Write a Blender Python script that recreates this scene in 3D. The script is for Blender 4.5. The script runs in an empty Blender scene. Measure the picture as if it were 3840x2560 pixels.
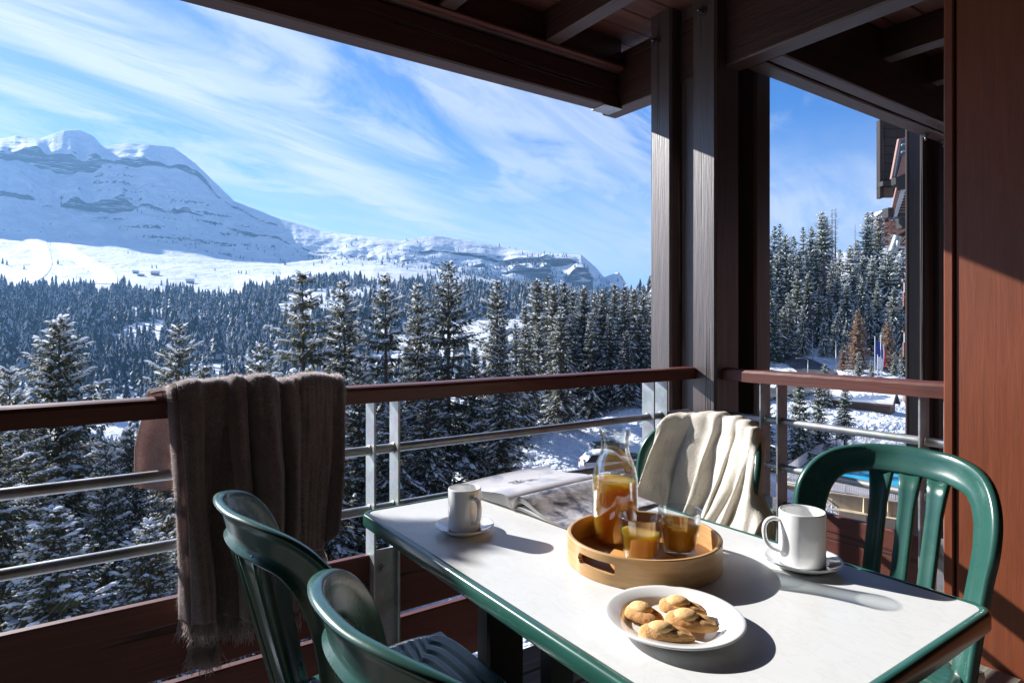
import bpy, bmesh, math, random
import numpy as np
from mathutils import Vector, Matrix, noise as mnoise
C = bpy.context
S = C.scene
COL = S.collection
PI = math.pi
rad = math.radians

# ---------------------------------------------------------------- camera, sky, sun, exposure
CAMZ = 1.22                                   # eye height above the balcony floor (z = 0)
FPX, HZ, CX = 2354.8, 1218.0, 1920.0          # focal length, horizon row, centre column (photo pixels)
TH = rad(55.16)
FW = Vector((math.cos(TH), math.sin(TH), 0))  # viewing direction
RT = Vector((math.sin(TH), -math.cos(TH), 0)) # to the right of it
cam = bpy.data.cameras.new('camera')
cam.sensor_width = 36; cam.lens = FPX / 3840 * 36
cam.shift_y = -(1280 - HZ) / 3840
cam.clip_start = 0.05; cam.clip_end = 30000
camo = bpy.data.objects.new('camera', cam); COL.objects.link(camo)
camo.location = (0, 0, CAMZ); camo.rotation_euler = (PI / 2, 0, TH - PI / 2)
S.camera = camo

SUN_EL = rad(27.5)
SUN_AZ = math.atan2(0.37, 0.93)               # from +Y towards -X
sdir = Vector((-math.sin(SUN_AZ) * math.cos(SUN_EL), math.cos(SUN_AZ) * math.cos(SUN_EL), math.sin(SUN_EL)))
sun = bpy.data.lights.new('sun', 'SUN'); sun.energy = 5.0; sun.angle = rad(0.5); sun.color = (1, 0.975, 0.935)
suno = bpy.data.objects.new('sun', sun); COL.objects.link(suno)
suno.rotation_euler = sdir.to_track_quat('Z', 'Y').to_euler()

W = bpy.data.worlds.new('World'); S.world = W; W.use_nodes = True
def world_nodes():
    nt = W.node_tree; N = nt.nodes; L = nt.links; N.clear()
    out = N.new('ShaderNodeOutputWorld'); bg = N.new('ShaderNodeBackground'); bg.inputs['Strength'].default_value = 0.076
    sky = N.new('ShaderNodeTexSky'); sky.sky_type = 'NISHITA'; sky.sun_disc = False
    sky.sun_elevation = SUN_EL; sky.sun_rotation = -SUN_AZ; sky.altitude = 1600; sky.air_density = 1.0; sky.dust_density = 0.25; sky.ozone_density = 3.0
    def mth(op, a, b=None, c=None):
        n = N.new('ShaderNodeMath'); n.operation = op
        for i, v in enumerate((a, b, c)):
            if v is None: continue
            if isinstance(v, (int, float)): n.inputs[i].default_value = v
            else: L.new(v, n.inputs[i])
        return n.outputs[0]
    tc = N.new('ShaderNodeTexCoord'); sep = N.new('ShaderNodeSeparateXYZ'); L.new(tc.outputs['Generated'], sep.inputs[0])
    X, Y, Z = sep.outputs
    # cirrus lie on a flat sheet high above: intersect the direction with a plane
    zz = mth('ADD', mth('MAXIMUM', Z, 0.0), 0.06)
    r_ = mth('ADD', mth('MULTIPLY', X, RT.x), mth('MULTIPLY', Y, RT.y))
    f_ = mth('ADD', mth('MULTIPLY', X, FW.x), mth('MULTIPLY', Y, FW.y))
    pr = mth('DIVIDE', r_, zz); pf = mth('DIVIDE', f_, zz)
    al = mth('ADD', mth('MULTIPLY', pr, 0.50), mth('MULTIPLY', pf, 0.865))      # along the streaks
    ac = mth('SUBTRACT', mth('MULTIPLY', pr, 0.865), mth('MULTIPLY', pf, 0.50)) # across them
    def nz(sa, sc, off, det, dis, rough=0.55):
        cb = N.new('ShaderNodeCombineXYZ')
        L.new(mth('MULTIPLY', al, sa), cb.inputs[0]); L.new(mth('MULTIPLY', ac, sc), cb.inputs[1]); cb.inputs[2].default_value = off
        t = N.new('ShaderNodeTexNoise'); t.inputs['Scale'].default_value = 1.0; t.inputs['Detail'].default_value = det
        t.inputs['Roughness'].default_value = rough; t.inputs['Distortion'].default_value = dis
        L.new(cb.outputs[0], t.inputs['Vector']); return t.outputs['Fac']
    def ramp(v, a, b, c=0.0, d=1.0):
        m = N.new('ShaderNodeMapRange'); m.interpolation_type = 'SMOOTHSTEP'
        L.new(v, m.inputs[0]); m.inputs[1].default_value = a; m.inputs[2].default_value = b; m.inputs[3].default_value = c; m.inputs[4].default_value = d
        return m.outputs[0]
    fine = nz(0.52, 1.20, 1.7, 10, 2.0, 0.62)
    big = nz(0.22, 0.50, 5.2, 5, 0.7)
    wob = nz(0.22, 0.22, 9.1, 4, 0.0)
    acw = mth('ADD', ac, mth('MULTIPLY', mth('SUBTRACT', wob, 0.5), 0.7))
    bc = mth('ADD', mth('ADD', acw, BAND_C), mth('MULTIPLY', al, 0.28))
    band = mth('MULTIPLY', ramp(bc, -0.34, -0.06), mth('SUBTRACT', 1.0, ramp(bc, 0.05, 0.75)))
    band2 = mth('MULTIPLY', mth('SUBTRACT', 1.0, ramp(mth('ABSOLUTE', mth('ADD', bc, -1.15)), 0.05, 0.40)), 0.55)
    fil = nz(0.55, 3.4, 3.3, 9, 1.9, 0.62)
    wisp = ramp(mth('ADD', mth('MULTIPLY', fine, 0.62), mth('MULTIPLY', big, 0.55)), 0.50, 0.70)
    low = mth('SUBTRACT', 1.0, ramp(Z, 0.03, 0.32))                                # thin veil low over the ridges
    left = ramp(pr, 1.2, -3.2)
    cl = mth('MAXIMUM', mth('MULTIPLY', band, ramp(fine, 0.30, 0.56, 0.42, 1.0)), mth('MULTIPLY', wisp, mth('ADD', 0.60, mth('MULTIPLY', left, 0.3))))
    cl = mth('MAXIMUM', cl, mth('MULTIPLY', band2, ramp(fine, 0.3, 0.7, 0.1, 1.0)))
    cl = mth('MAXIMUM', cl, mth('MULTIPLY', mth('MULTIPLY', mth('SUBTRACT', 1.0, ramp(Z, 0.13, 0.31)), ramp(pr, 0.3, 1.2)), ramp(fine, 0.25, 0.6, 0.45, 0.9)))
    cl = mth('MAXIMUM', cl, mth('MULTIPLY', low, ramp(big, 0.22, 0.58, 0.58, 1.0)))
    cl = mth('MULTIPLY', cl, ramp(fil, 0.30, 0.62, 0.68, 1.08))
    cl = mth('MINIMUM', mth('MAXIMUM', cl, mth('MULTIPLY', left, 0.30)), 0.95)
    hs = N.new('ShaderNodeHueSaturation'); hs.inputs['Saturation'].default_value = 1.34; hs.inputs['Hue'].default_value = 0.514; L.new(sky.outputs[0], hs.inputs['Color'])
    mix = N.new('ShaderNodeMixRGB'); L.new(cl, mix.inputs[0]); L.new(hs.outputs[0], mix.inputs[1]); mix.inputs[2].default_value = (5.0, 5.25, 5.75, 1)
    L.new(mix.outputs[0], bg.inputs['Color']); L.new(bg.outputs[0], out.inputs[0])
BAND_C = 1.80
world_nodes()
S.view_settings.view_transform = 'Standard'; S.view_settings.look = 'None'
S.view_settings.exposure = 1.2; S.view_settings.gamma = 1.0; S.view_settings.use_curve_mapping = False
S.cycles.use_denoising = True
S.cycles.max_bounces = 10; S.cycles.transparent_max_bounces = 24
S.cycles.diffuse_bounces = 4; S.cycles.glossy_bounces = 4; S.cycles.transmission_bounces = 8
S.cycles.sample_clamp_indirect = 6.0
S.cycles.caustics_reflective = False; S.cycles.caustics_refractive = False

# ---------------------------------------------------------------- helpers
def ray(px, py): return FW + RT * ((px - CX) / FPX) + Vector((0, 0, (HZ - py) / FPX))
def at(px, py, D): return Vector((0, 0, CAMZ)) + ray(px, py) * D
def gpt(px, D, z):                             # a point at forward distance D, seen in column px, at height z
    v = FW * D + RT * ((px - CX) / FPX * D); return Vector((v.x, v.y, z))

class MB:
    """collects faces of one mesh"""
    def __init__(s): s.v = []; s.f = []; s.m = []; s.sm = []
    def add(s, vs, fs, mi=0, smooth=False):
        b = len(s.v); s.v += [tuple(v) for v in vs]
        for f in fs: s.f.append(tuple(b + i for i in f)); s.m.append(mi); s.sm.append(smooth)
    def box(s, a, b, mi=0, bev=0.0):
        x0, y0, z0 = (min(a[i], b[i]) for i in range(3)); x1, y1, z1 = (max(a[i], b[i]) for i in range(3))
        s.obox(((x0 + x1) / 2, (y0 + y1) / 2, (z0 + z1) / 2), (1, 0, 0), (0, 1, 0), (x1 - x0, y1 - y0, z1 - z0), mi, bev)
    def obox(s, c, ux, uy, size, mi=0, bev=0.0):
        c = Vector(c); ux = Vector(ux).normalized(); uy = Vector(uy).normalized(); uz = ux.cross(uy)
        hx, hy, hz = (d / 2 for d in size)
        if bev <= 0:
            vs = [c + ux * (sx * hx) + uy * (sy * hy) + uz * (sz * hz) for sz in (-1, 1) for sy in (-1, 1) for sx in (-1, 1)]
            s.add(vs, [(0, 2, 3, 1), (4, 5, 7, 6), (0, 1, 5, 4), (2, 6, 7, 3), (0, 4, 6, 2), (1, 3, 7, 5)], mi)
            return
        bev = min(bev, hx * .9, hy * .9, hz * .9)
        idx = {}; vs = []
        for sx in (-1, 1):
            for sy in (-1, 1):
                for sz in (-1, 1):
                    for a in range(3):
                        h = [hx - bev, hy - bev, hz - bev]; h[a] += bev
                        idx[(sx, sy, sz, a)] = len(vs); vs.append(c + ux * (sx * h[0]) + uy * (sy * h[1]) + uz * (sz * h[2]))
        fs = []
        for a in range(3):
            o = [i for i in range(3) if i != a]
            for sg in (-1, 1):
                q = []
                for p, r in ((-1, -1), (1, -1), (1, 1), (-1, 1)):
                    k = [0, 0, 0]; k[a] = sg; k[o[0]] = p; k[o[1]] = r; q.append(idx[(k[0], k[1], k[2], a)])
                flip = (sg < 0) != (a == 1)
                fs.append(tuple(reversed(q)) if flip else tuple(q))
        for a in range(3):
            o = [i for i in range(3) if i != a]
            for p in (-1, 1):
                for r in (-1, 1):
                    k0 = [0, 0, 0]; k0[o[0]] = p; k0[o[1]] = r; k1 = list(k0); k0[a] = -1; k1[a] = 1
                    fs.append((idx[(*k0, o[0])], idx[(*k1, o[0])], idx[(*k1, o[1])], idx[(*k0, o[1])]))
        for sx in (-1, 1):
            for sy in (-1, 1):
                for sz in (-1, 1): fs.append(tuple(idx[(sx, sy, sz, a)] for a in range(3)))
        s.add(vs, fs, mi)
    def tube(s, pts, r, n=10, mi=0, cap=True, smooth=True, sq=1.0):
        pts = [Vector(p) for p in pts]; k = len(pts); rr = r if hasattr(r, '__len__') else [r] * k
        b = len(s.v); up = Vector((0, 0, 1)); prev = None; vs = []; fs = []
        for i, p in enumerate(pts):
            t = (pts[min(i + 1, k - 1)] - pts[max(i - 1, 0)]).normalized()
            a = up if abs(t.dot(up)) < 0.95 else Vector((1, 0, 0))
            u = t.cross(a).normalized() if prev is None else (prev - t * prev.dot(t)).normalized()
            prev = u; w = t.cross(u)
            for j in range(n):
                th = 2 * PI * j / n; vs.append(p + (u * math.cos(th) + w * math.sin(th) * sq) * rr[i])
        for i in range(k - 1):
            for j in range(n): fs.append((i * n + j, i * n + (j + 1) % n, (i + 1) * n + (j + 1) % n, (i + 1) * n + j))
        s.add(vs, fs, mi, smooth)
        if cap: s.add([], []); s.f.append(tuple(b + j for j in reversed(range(n)))); s.m.append(mi); s.sm.append(False); s.f.append(tuple(b + (k - 1) * n + j for j in range(n))); s.m.append(mi); s.sm.append(False)
    def lathe(s, c, prof, n=48, mi=0, smooth=True, fn=None, closed=False):
        c = Vector(c); vs = []; k = len(prof)
        for i, (r, z) in enumerate(prof):
            for j in range(n):
                th = 2 * PI * j / n; q = r * (fn(th, z) if fn else 1)
                vs.append(c + Vector((q * math.cos(th), q * math.sin(th), z)))
        fs = []
        for i in range(k if closed else k - 1):
            i2 = (i + 1) % k
            for j in range(n): fs.append((i * n + j, i * n + (j + 1) % n, i2 * n + (j + 1) % n, i2 * n + j))
        s.add(vs, fs, mi, smooth)
    def grid(s, P, mi=0, smooth=True):
        nu = len(P); nv = len(P[0]); vs = [p for row in P for p in row]
        fs = [(i * nv + j, (i + 1) * nv + j, (i + 1) * nv + j + 1, i * nv + j + 1) for i in range(nu - 1) for j in range(nv - 1)]
        s.add(vs, fs, mi, smooth)
    def build(s, name, mats, parent=None, label=None, local=False, weld=False):
        me = bpy.data.meshes.new(name)
        off = Vector((0, 0, 0))
        if parent is not None and not local: off = ROOT[parent.name]
        me.from_pydata([(v[0] - off[0], v[1] - off[1], v[2] - off[2]) for v in s.v], [], s.f)
        for m in (mats if isinstance(mats, (list, tuple)) else [mats]): me.materials.append(m)
        me.polygons.foreach_set('material_index', s.m); me.polygons.foreach_set('use_smooth', s.sm)
        if weld:
            bm = bmesh.new(); bm.from_mesh(me); bmesh.ops.remove_doubles(bm, verts=bm.verts, dist=1e-5); bmesh.ops.recalc_face_normals(bm, faces=bm.faces); bm.to_mesh(me); bm.free()
        me.update()
        o = bpy.data.objects.new(name, me); COL.objects.link(o)
        if parent is not None: o.parent = parent
        if label: o['label'] = label
        return o
ROOT = {}
def tag(o, label=None, cat=None, group=None, kind=None):
    if label: o['label'] = label
    if cat: o['category'] = cat
    if group: o['group'] = group
    if kind: o['kind'] = kind
    return o
def thing(name, loc, label, cat, group=None, rz=0):
    o = bpy.data.objects.new(name, None); COL.objects.link(o); o.location = loc; o.rotation_euler = (0, 0, rz)
    o.empty_display_size = 0.1
    ROOT[o.name] = Vector(loc); return tag(o, label, cat, group)
def copy_tree(o, label=None, parent=None):
    c = o.copy(); COL.objects.link(c); c.parent = parent
    if label: c['label'] = label
    for ch in list(o.children): copy_tree(ch, None, c)
    return c
def mesh_np(name, V, F, mats, mi=None, parent=None, smooth=False):
    """mesh from numpy arrays, faces all of one size"""
    me = bpy.data.meshes.new(name); V = np.asarray(V, np.float32); F = np.asarray(F, np.int32); k = F.shape[1]
    me.vertices.add(len(V)); me.vertices.foreach_set('co', V.ravel())
    me.loops.add(F.size); me.loops.foreach_set('vertex_index', F.ravel())
    me.polygons.add(len(F)); me.polygons.foreach_set('loop_start', np.arange(0, F.size, k, dtype=np.int32))
    me.polygons.foreach_set('loop_total', np.full(len(F), k, np.int32))
    for m in (mats if isinstance(mats, (list, tuple)) else [mats]): me.materials.append(m)
    if mi is not None: me.polygons.foreach_set('material_index', np.asarray(mi, np.int32))
    me.polygons.foreach_set('use_smooth', np.full(len(F), smooth, bool))
    me.update(calc_edges=True)
    o = bpy.data.objects.new(name, me); COL.objects.link(o)
    if parent is not None: o.parent = parent
    return o
def catmull(pts, n):
    pts = [Vector(p) for p in pts]; out = []
    for i in range(len(pts) - 1):
        p0 = pts[max(i - 1, 0)]; p1 = pts[i]; p2 = pts[i + 1]; p3 = pts[min(i + 2, len(pts) - 1)]
        for k in range(n):
            t = k / n
            out.append(0.5 * ((2 * p1) + (p2 - p0) * t + (2 * p0 - 5 * p1 + 4 * p2 - p3) * t * t + (3 * p1 - p0 - 3 * p2 + p3) * t ** 3))
    out.append(pts[-1]); return out

# ---------------------------------------------------------------- materials
class NT:
    def __init__(s, name):
        s.mat = bpy.data.materials.new(name); s.mat.use_nodes = True; s.t = s.mat.node_tree; s.t.nodes.clear()
        s.out = s.n('OutputMaterial')
    def n(s, t): return s.t.nodes.new('ShaderNode' + t)
    def l(s, a, b): s.t.links.new(a, b)
    def val(s, v, sock):
        if isinstance(v, (int, float)): sock.default_value = v
        elif isinstance(v, (tuple, list)): sock.default_value = tuple(v) + ((1,) if len(v) == 3 and sock.type == 'RGBA' else ())
        else: s.l(v, sock)
    def coord(s, kind='Object', scale=(1, 1, 1), rot=(0, 0, 0)):
        tc = s.n('TexCoord'); m = s.n('Mapping'); m.inputs['Scale'].default_value = scale; m.inputs['Rotation'].default_value = rot
        s.l(tc.outputs[kind], m.inputs[0]); return m.outputs[0]
    def pos(s): return s.n('NewGeometry').outputs['Position']
    def noise(s, vec, scale, detail=4, rough=0.55, dist=0.0, out='Fac'):
        t = s.n('TexNoise'); t.inputs['Scale'].default_value = scale; t.inputs['Detail'].default_value = detail
        t.inputs['Roughness'].default_value = rough; t.inputs['Distortion'].default_value = dist
        if vec is not None: s.l(vec, t.inputs['Vector'])
        return t.outputs[out]
    def ramp(s, v, a, b, c=0.0, d=1.0):
        m = s.n('MapRange'); s.l(v, m.inputs[0])
        for i, x in enumerate((a, b, c, d)): m.inputs[i + 1].default_value = x
        return m.outputs[0]
    def math(s, op, a, b=0.0):
        m = s.n('Math'); m.operation = op; s.val(a, m.inputs[0]); s.val(b, m.inputs[1]); return m.outputs[0]
    def mix(s, f, a, b, typ='MIX'):
        m = s.n('MixRGB'); m.blend_type = typ; s.val(f, m.inputs[0]); s.val(a, m.inputs[1]); s.val(b, m.inputs[2]); return m.outputs[0]
    def bump(s, h, strength=0.3, dist=0.01, normal=None):
        b = s.n('Bump'); b.inputs['Strength'].default_value = strength; b.inputs['Distance'].default_value = dist; s.l(h, b.inputs['Height'])
        if normal is not None: s.l(normal, b.inputs['Normal'])
        return b.outputs[0]
    def pbsdf(s, col, rough=0.5, metal=0.0, normal=None, **kw):
        b = s.n('BsdfPrincipled'); s.val(col, b.inputs['Base Color']); s.val(rough, b.inputs['Roughness']); s.val(metal, b.inputs['Metallic'])
        if normal is not None: s.l(normal, b.inputs['Normal'])
        for k, v in kw.items(): s.val(v, b.inputs[k.replace('_', ' ')])
        return b.outputs[0]
    def shader_mix(s, f, a, b):
        m = s.n('MixShader'); s.val(f, m.inputs[0]); s.l(a, m.inputs[1]); s.l(b, m.inputs[2]); return m.outputs[0]
    def done(s, sh): s.l(sh, s.out.inputs['Surface']); return s.mat

M = {}
def wood(name, c1, c2, axis, rough=0.42, grain=1.0, bump=0.35, knots=True, dark=0.6, spec=0.5, coat=0.0):
    """painted or stained timber with grain along one axis"""
    t = NT(name); sc = [14, 14, 14]; sc[axis] = 0.9
    v = t.coord('Object', tuple(x * grain for x in sc))
    w = t.coord('Object', (1, 1, 1))
    g = t.noise(v, 2.2, 6, 0.6, 0.35); g2 = t.noise(v, 7.0, 4, 0.6, 0.15); big = t.noise(w, 1.3, 3)
    col = t.mix(t.ramp(g, 0.3, 0.72), c1, c2)
    col = t.mix(t.ramp(big, 0.35, 0.75, 0.0, dark * 0.6), col, tuple(x * 0.5 for x in c1))
    h = t.math('ADD', g, t.math('MULTIPLY', g2, 0.6))
    if knots:
        vo = t.n('TexVoronoi'); vo.inputs['Scale'].default_value = 1.0; ks = [3.4, 3.4, 3.4]; ks[axis] = 1.5
        t.l(t.coord('Object', tuple(ks)), vo.inputs['Vector'])
        k = t.ramp(vo.outputs['Distance'], 0.06, 0.15, 1.0, 0.0)
        col = t.mix(t.math('MULTIPLY', k, 0.55), col, tuple(x * 0.35 for x in c1)); h = t.math('ADD', h, t.math('MULTIPLY', k, 0.8))
        cs = [9, 9, 9]; cs[axis] = 0.25
        ck = t.ramp(t.noise(t.coord('Object', tuple(cs)), 1.0, 3, 0.5, 0.3), 0.615, 0.635, 0.0, 1.0)
        ck2 = t.ramp(t.noise(t.coord('Object', tuple(cs)), 1.0, 3, 0.5, 0.3), 0.635, 0.66, 1.0, 0.0)
        ck = t.math('MULTIPLY', ck, ck2); col = t.mix(t.math('MULTIPLY', ck, 0.8), col, (0.004, 0.003, 0.003)); h = t.math('SUBTRACT', h, t.math('MULTIPLY', ck, 1.5))
    r = t.ramp(g2, 0.2, 0.8, rough - 0.06, rough + 0.12)
    M[name] = t.done(t.pbsdf(col, r, 0, t.bump(h, bump, 0.004), Specular_IOR_Level=spec, Coat_Weight=coat, Coat_Roughness=0.42, Coat_IOR=1.6)); return M[name]
for ax, nm in enumerate('xyz'):
    wood('dark_timber_' + nm, (0.075, 0.030, 0.0210), (0.034, 0.0135, 0.0100), ax, 0.46, bump=0.6, spec=0.6, coat=0.12)
    wood('red_timber_' + nm, (0.155, 0.047, 0.033), (0.100, 0.030, 0.022), ax, 0.45)
    wood('deck_timber_' + nm, (0.30, 0.27, 0.235), (0.12, 0.105, 0.09), ax, 0.75, bump=0.6, knots=False)
wood('post_timber', (0.105, 0.068, 0.063), (0.060, 0.038, 0.035), 2, 0.42, bump=0.6, spec=0.8, coat=0.5)
wood('ceiling_timber', (0.150, 0.054, 0.036), (0.085, 0.030, 0.021), 0, 0.5)
wood('wall_timber', (0.25, 0.066, 0.026), (0.18, 0.047, 0.019), 2, 0.42, bump=0.18, grain=1.6)
wood('chalet_timber', (0.42, 0.17, 0.07), (0.26, 0.10, 0.04), 0, 0.6, grain=0.3, knots=False)
wood('old_timber', (0.13, 0.075, 0.055), (0.07, 0.042, 0.034), 0, 0.7, grain=0.5, knots=False)
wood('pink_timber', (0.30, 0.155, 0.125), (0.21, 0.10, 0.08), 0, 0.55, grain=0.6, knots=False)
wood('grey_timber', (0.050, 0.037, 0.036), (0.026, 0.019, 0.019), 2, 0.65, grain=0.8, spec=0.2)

def simple(name, col, rough=0.5, metal=0.0, **kw):
    t = NT(name); M[name] = t.done(t.pbsdf(col, rough, metal, **kw)); return M[name]
def galv():
    t = NT('galvanised_steel'); v = t.coord('Object', (1, 1, 1))
    vo = t.n('TexVoronoi'); vo.inputs['Scale'].default_value = 55; t.l(v, vo.inputs['Vector'])
    n = t.noise(v, 9, 5); col = t.mix(t.ramp(n, 0.3, 0.7), (0.33, 0.345, 0.36), (0.50, 0.52, 0.53))
    col = t.mix(0.18, col, vo.outputs['Color'], 'SOFT_LIGHT')
    M['galv'] = t.done(t.pbsdf(col, t.ramp(n, 0.3, 0.7, 0.38, 0.55), 0.75))
galv()
simple('bolt_steel', (0.16, 0.15, 0.14), 0.4, 0.9)
def plastic():
    t = NT('green_plastic'); v = t.coord('Object'); n = t.noise(v, 6, 4); sp = t.noise(v, 120, 2)
    col = t.mix(t.ramp(n, 0.3, 0.75), (0.020, 0.084, 0.068), (0.030, 0.108, 0.090))
    M['green_plastic'] = t.done(t.pbsdf(col, t.ramp(n, 0.3, 0.7, 0.22, 0.38), 0, t.bump(sp, 0.05, 0.002), Coat_Weight=0.2, Coat_Roughness=0.12))
plastic()
def edge():
    t = NT('green_edge'); v = t.coord('Object'); n = t.noise(v, 14, 5); ch = t.noise(v, 45, 3)
    col = t.mix(t.ramp(n, 0.35, 0.75), (0.020, 0.095, 0.074), (0.030, 0.125, 0.100))
    col = t.mix(t.ramp(ch, 0.70, 0.76, 0, 0.6), col, (0.35, 0.45, 0.42))
    M['green_edge'] = t.done(t.pbsdf(col, 0.28, 0, t.bump(n, 0.05, 0.003), Coat_Weight=0.25))
edge()
def laminate():
    t = NT('white_laminate'); v = t.coord('Object', (1, 1, 1)); n = t.noise(v, 5, 7, 0.65, 1.2); f = t.noise(t.coord('Object', (9, 3, 1)), 2.2, 6, 0.6, 1.8)
    ve = t.math('MULTIPLY', t.ramp(f, 0.47, 0.50), t.ramp(f, 0.50, 0.53, 1, 0))
    col = t.mix(t.ramp(n, 0.3, 0.75), (0.74, 0.745, 0.74), (0.68, 0.685, 0.68)); col = t.mix(t.math('MULTIPLY', ve, 0.13), col, (0.34, 0.35, 0.34))
    M['laminate'] = t.done(t.pbsdf(col, t.ramp(n, 0.3, 0.7, 0.30, 0.40), 0, t.bump(t.noise(v, 260, 2), 0.03, 0.001)))
laminate()
simple('black_plastic', (0.008, 0.009, 0.010), 0.35)
simple('porcelain', (0.86, 0.865, 0.87), 0.10, Coat_Weight=0.6, Coat_Roughness=0.04)
def bamboo():
    t = NT('bamboo'); tc = t.n('TexCoord'); sp = t.n('SeparateXYZ'); t.l(tc.outputs['Object'], sp.inputs[0])
    cb = t.n('CombineXYZ'); t.l(t.math('MULTIPLY', t.math('ARCTAN2', sp.outputs[1], sp.outputs[0]), 1.4), cb.inputs[0])
    t.l(t.math('MULTIPLY', sp.outputs[2], 90), cb.inputs[1]); t.l(t.math('MULTIPLY', t.math('LENGTH' if False else 'ADD', sp.outputs[0], sp.outputs[1]), 3.0), cb.inputs[2])
    g = t.noise(cb.outputs[0], 1.3, 6, 0.6, 0.3)
    col = t.mix(t.ramp(g, 0.3, 0.7), (0.66, 0.40, 0.17), (0.50, 0.275, 0.105))
    M['bamboo'] = t.done(t.pbsdf(col, 0.42, 0, t.bump(g, 0.12, 0.002), Coat_Weight=0.15))
bamboo()
simple('bamboo_base', (0.52, 0.26, 0.08), 0.4)
def fabric(name, c1, c2, fine=420, sheen=0.5, weave=True, tr=0.0):
    t = NT(name); v = t.coord('Object'); n = t.noise(v, 22, 4); f = t.noise(t.coord('Object', (1, 1, 0.35)), fine, 3, 0.7); f2 = t.noise(t.coord('Object', (0.35, 0.35, 1)), fine, 3, 0.7)
    fz = t.noise(v, 150, 3, 0.7)
    col = t.mix(t.ramp(t.math('ADD', f, f2), 0.75, 1.25), c1, c2); col = t.mix(t.ramp(n, 0.35, 0.7, 0, 0.35), col, tuple(x * 0.6 for x in c1))
    h = t.math('ADD', t.math('ADD', f, f2), fz)
    sh = t.pbsdf(col, 0.95, 0, t.bump(h, 0.55, 0.004), Sheen_Weight=sheen, Sheen_Roughness=0.5, Sheen_Tint=tuple(min(1, x * 1.5 + 0.3) for x in c2), Specular_IOR_Level=0.1)
    if tr > 0:
        b = t.n('BsdfTranslucent'); t.val(col, b.inputs[0]); sh = t.shader_mix(tr, sh, b.outputs[0])
    M[name] = t.done(sh)
fabric('brown_wool', (0.160, 0.116, 0.112), (0.33, 0.268, 0.262), 300, 1.0, tr=0.15)
fabric('cream_wool', (0.90, 0.82, 0.70), (0.95, 0.90, 0.82), 420, 0.35, tr=0.22)
fabric('brown_wool_backlit', (0.30, 0.215, 0.20), (0.46, 0.37, 0.355), 300, 0.5, tr=0.6)  # paler, more translucent copy of the wool; backlit glow put into its colour
fabric('wool_fuzz', (0.68, 0.60, 0.585), (0.80, 0.73, 0.71), 300, 0.0, tr=0.65)  # brown fibres coloured near white, painting in the sunlit rim of the throw
fabric('cream_fuzz', (0.86, 0.80, 0.70), (0.90, 0.86, 0.78), 300, 0.0, tr=0.6)
def glass():
    t = NT('clear_glass'); lw = t.n('LayerWeight'); lw.inputs['Blend'].default_value = 0.32
    tr = t.n('BsdfTransparent'); tr.inputs[0].default_value = (0.93, 0.95, 0.955, 1); gl = t.n('BsdfGlossy'); gl.inputs['Roughness'].default_value = 0.03; gl.inputs[0].default_value = (0.95, 0.97, 1, 1)
    M['glass'] = t.done(t.shader_mix(t.ramp(lw.outputs['Facing'], 0.0, 1.0, 0.05, 0.85), tr.outputs[0], gl.outputs[0]))
    t = NT('iced_tea'); tr = t.n('BsdfTransparent'); tr.inputs[0].default_value = (1.0, 0.74, 0.26, 1)
    sh = t.pbsdf((1.0, 0.52, 0.06), 0.04, Subsurface_Weight=1.0, Subsurface_Radius=(0.055, 0.038, 0.015), Subsurface_Scale=1.0, IOR=1.33, Specular_IOR_Level=0.5)
    M['tea'] = t.done(t.shader_mix(0.30, sh, tr.outputs[0]))
glass()
def cookie():
    t = NT('cookie_crust'); v = t.coord('Object'); n = t.noise(v, 60, 6, 0.65); b = t.noise(v, 330, 4, 0.7); g = t.n('NewGeometry')
    col = t.mix(t.ramp(n, 0.3, 0.7), (0.86, 0.50, 0.20), (0.70, 0.35, 0.11))
    M['cookie'] = t.done(t.pbsdf(col, 0.7, 0, t.bump(b, 0.8, 0.006), Subsurface_Weight=0.3, Subsurface_Radius=(0.01, 0.004, 0.002)))
    t = NT('cookie_crown'); n = t.noise(v if False else t.coord('Object'), 60, 5); b = t.noise(t.coord('Object'), 300, 4, 0.7)
    M['cookie_top'] = t.done(t.pbsdf(t.mix(t.ramp(n, 0.3, 0.7), (0.90, 0.60, 0.27), (0.82, 0.48, 0.18)), 0.7, 0, t.bump(b, 0.4, 0.003)))
cookie()
simple('dark_glass', (0.02, 0.03, 0.04), 0.08)
simple('paper_edge', (0.62, 0.62, 0.62), 0.6)
simple('ink', (0.10, 0.10, 0.12), 0.6)
def paper():
    t = NT('printed_snow_photo'); v = t.coord('Object'); n = t.noise(v, 16, 7, 0.62, 0.9); m = t.noise(t.coord('Object', (1, 2.2, 1)), 34, 6, 0.7, 0.5)
    k = t.math('ADD', t.math('MULTIPLY', n, 0.7), t.math('MULTIPLY', m, 0.35))
    col = t.mix(t.ramp(k, 0.42, 0.62), (0.075, 0.07, 0.085), (0.66, 0.62, 0.63))
    M['photo_page'] = t.done(t.pbsdf(col, 0.28))
    t = NT('printed_pale_page'); v = t.coord('Object'); n = t.noise(v, 13, 6, 0.6, 0.6)
    col = t.mix(t.ramp(n, 0.50, 0.68), (0.72, 0.69, 0.70), (0.42, 0.43, 0.50))
    M['pale_page'] = t.done(t.pbsdf(col, 0.28))
paper()
simple('car_dark', (0.012, 0.016, 0.022), 0.2, Coat_Weight=0.8)
simple('car_white', (0.70, 0.71, 0.72), 0.3, Coat_Weight=0.5)
simple('tyre', (0.012, 0.012, 0.012), 0.8)
simple('red_lamp', (0.40, 0.02, 0.02), 0.2)
simple('head_lamp', (0.7, 0.7, 0.7), 0.1)
simple('grey_paint', (0.36, 0.37, 0.38), 0.4, 0.4)
simple('white_paint', (0.70, 0.70, 0.71), 0.45)
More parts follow.
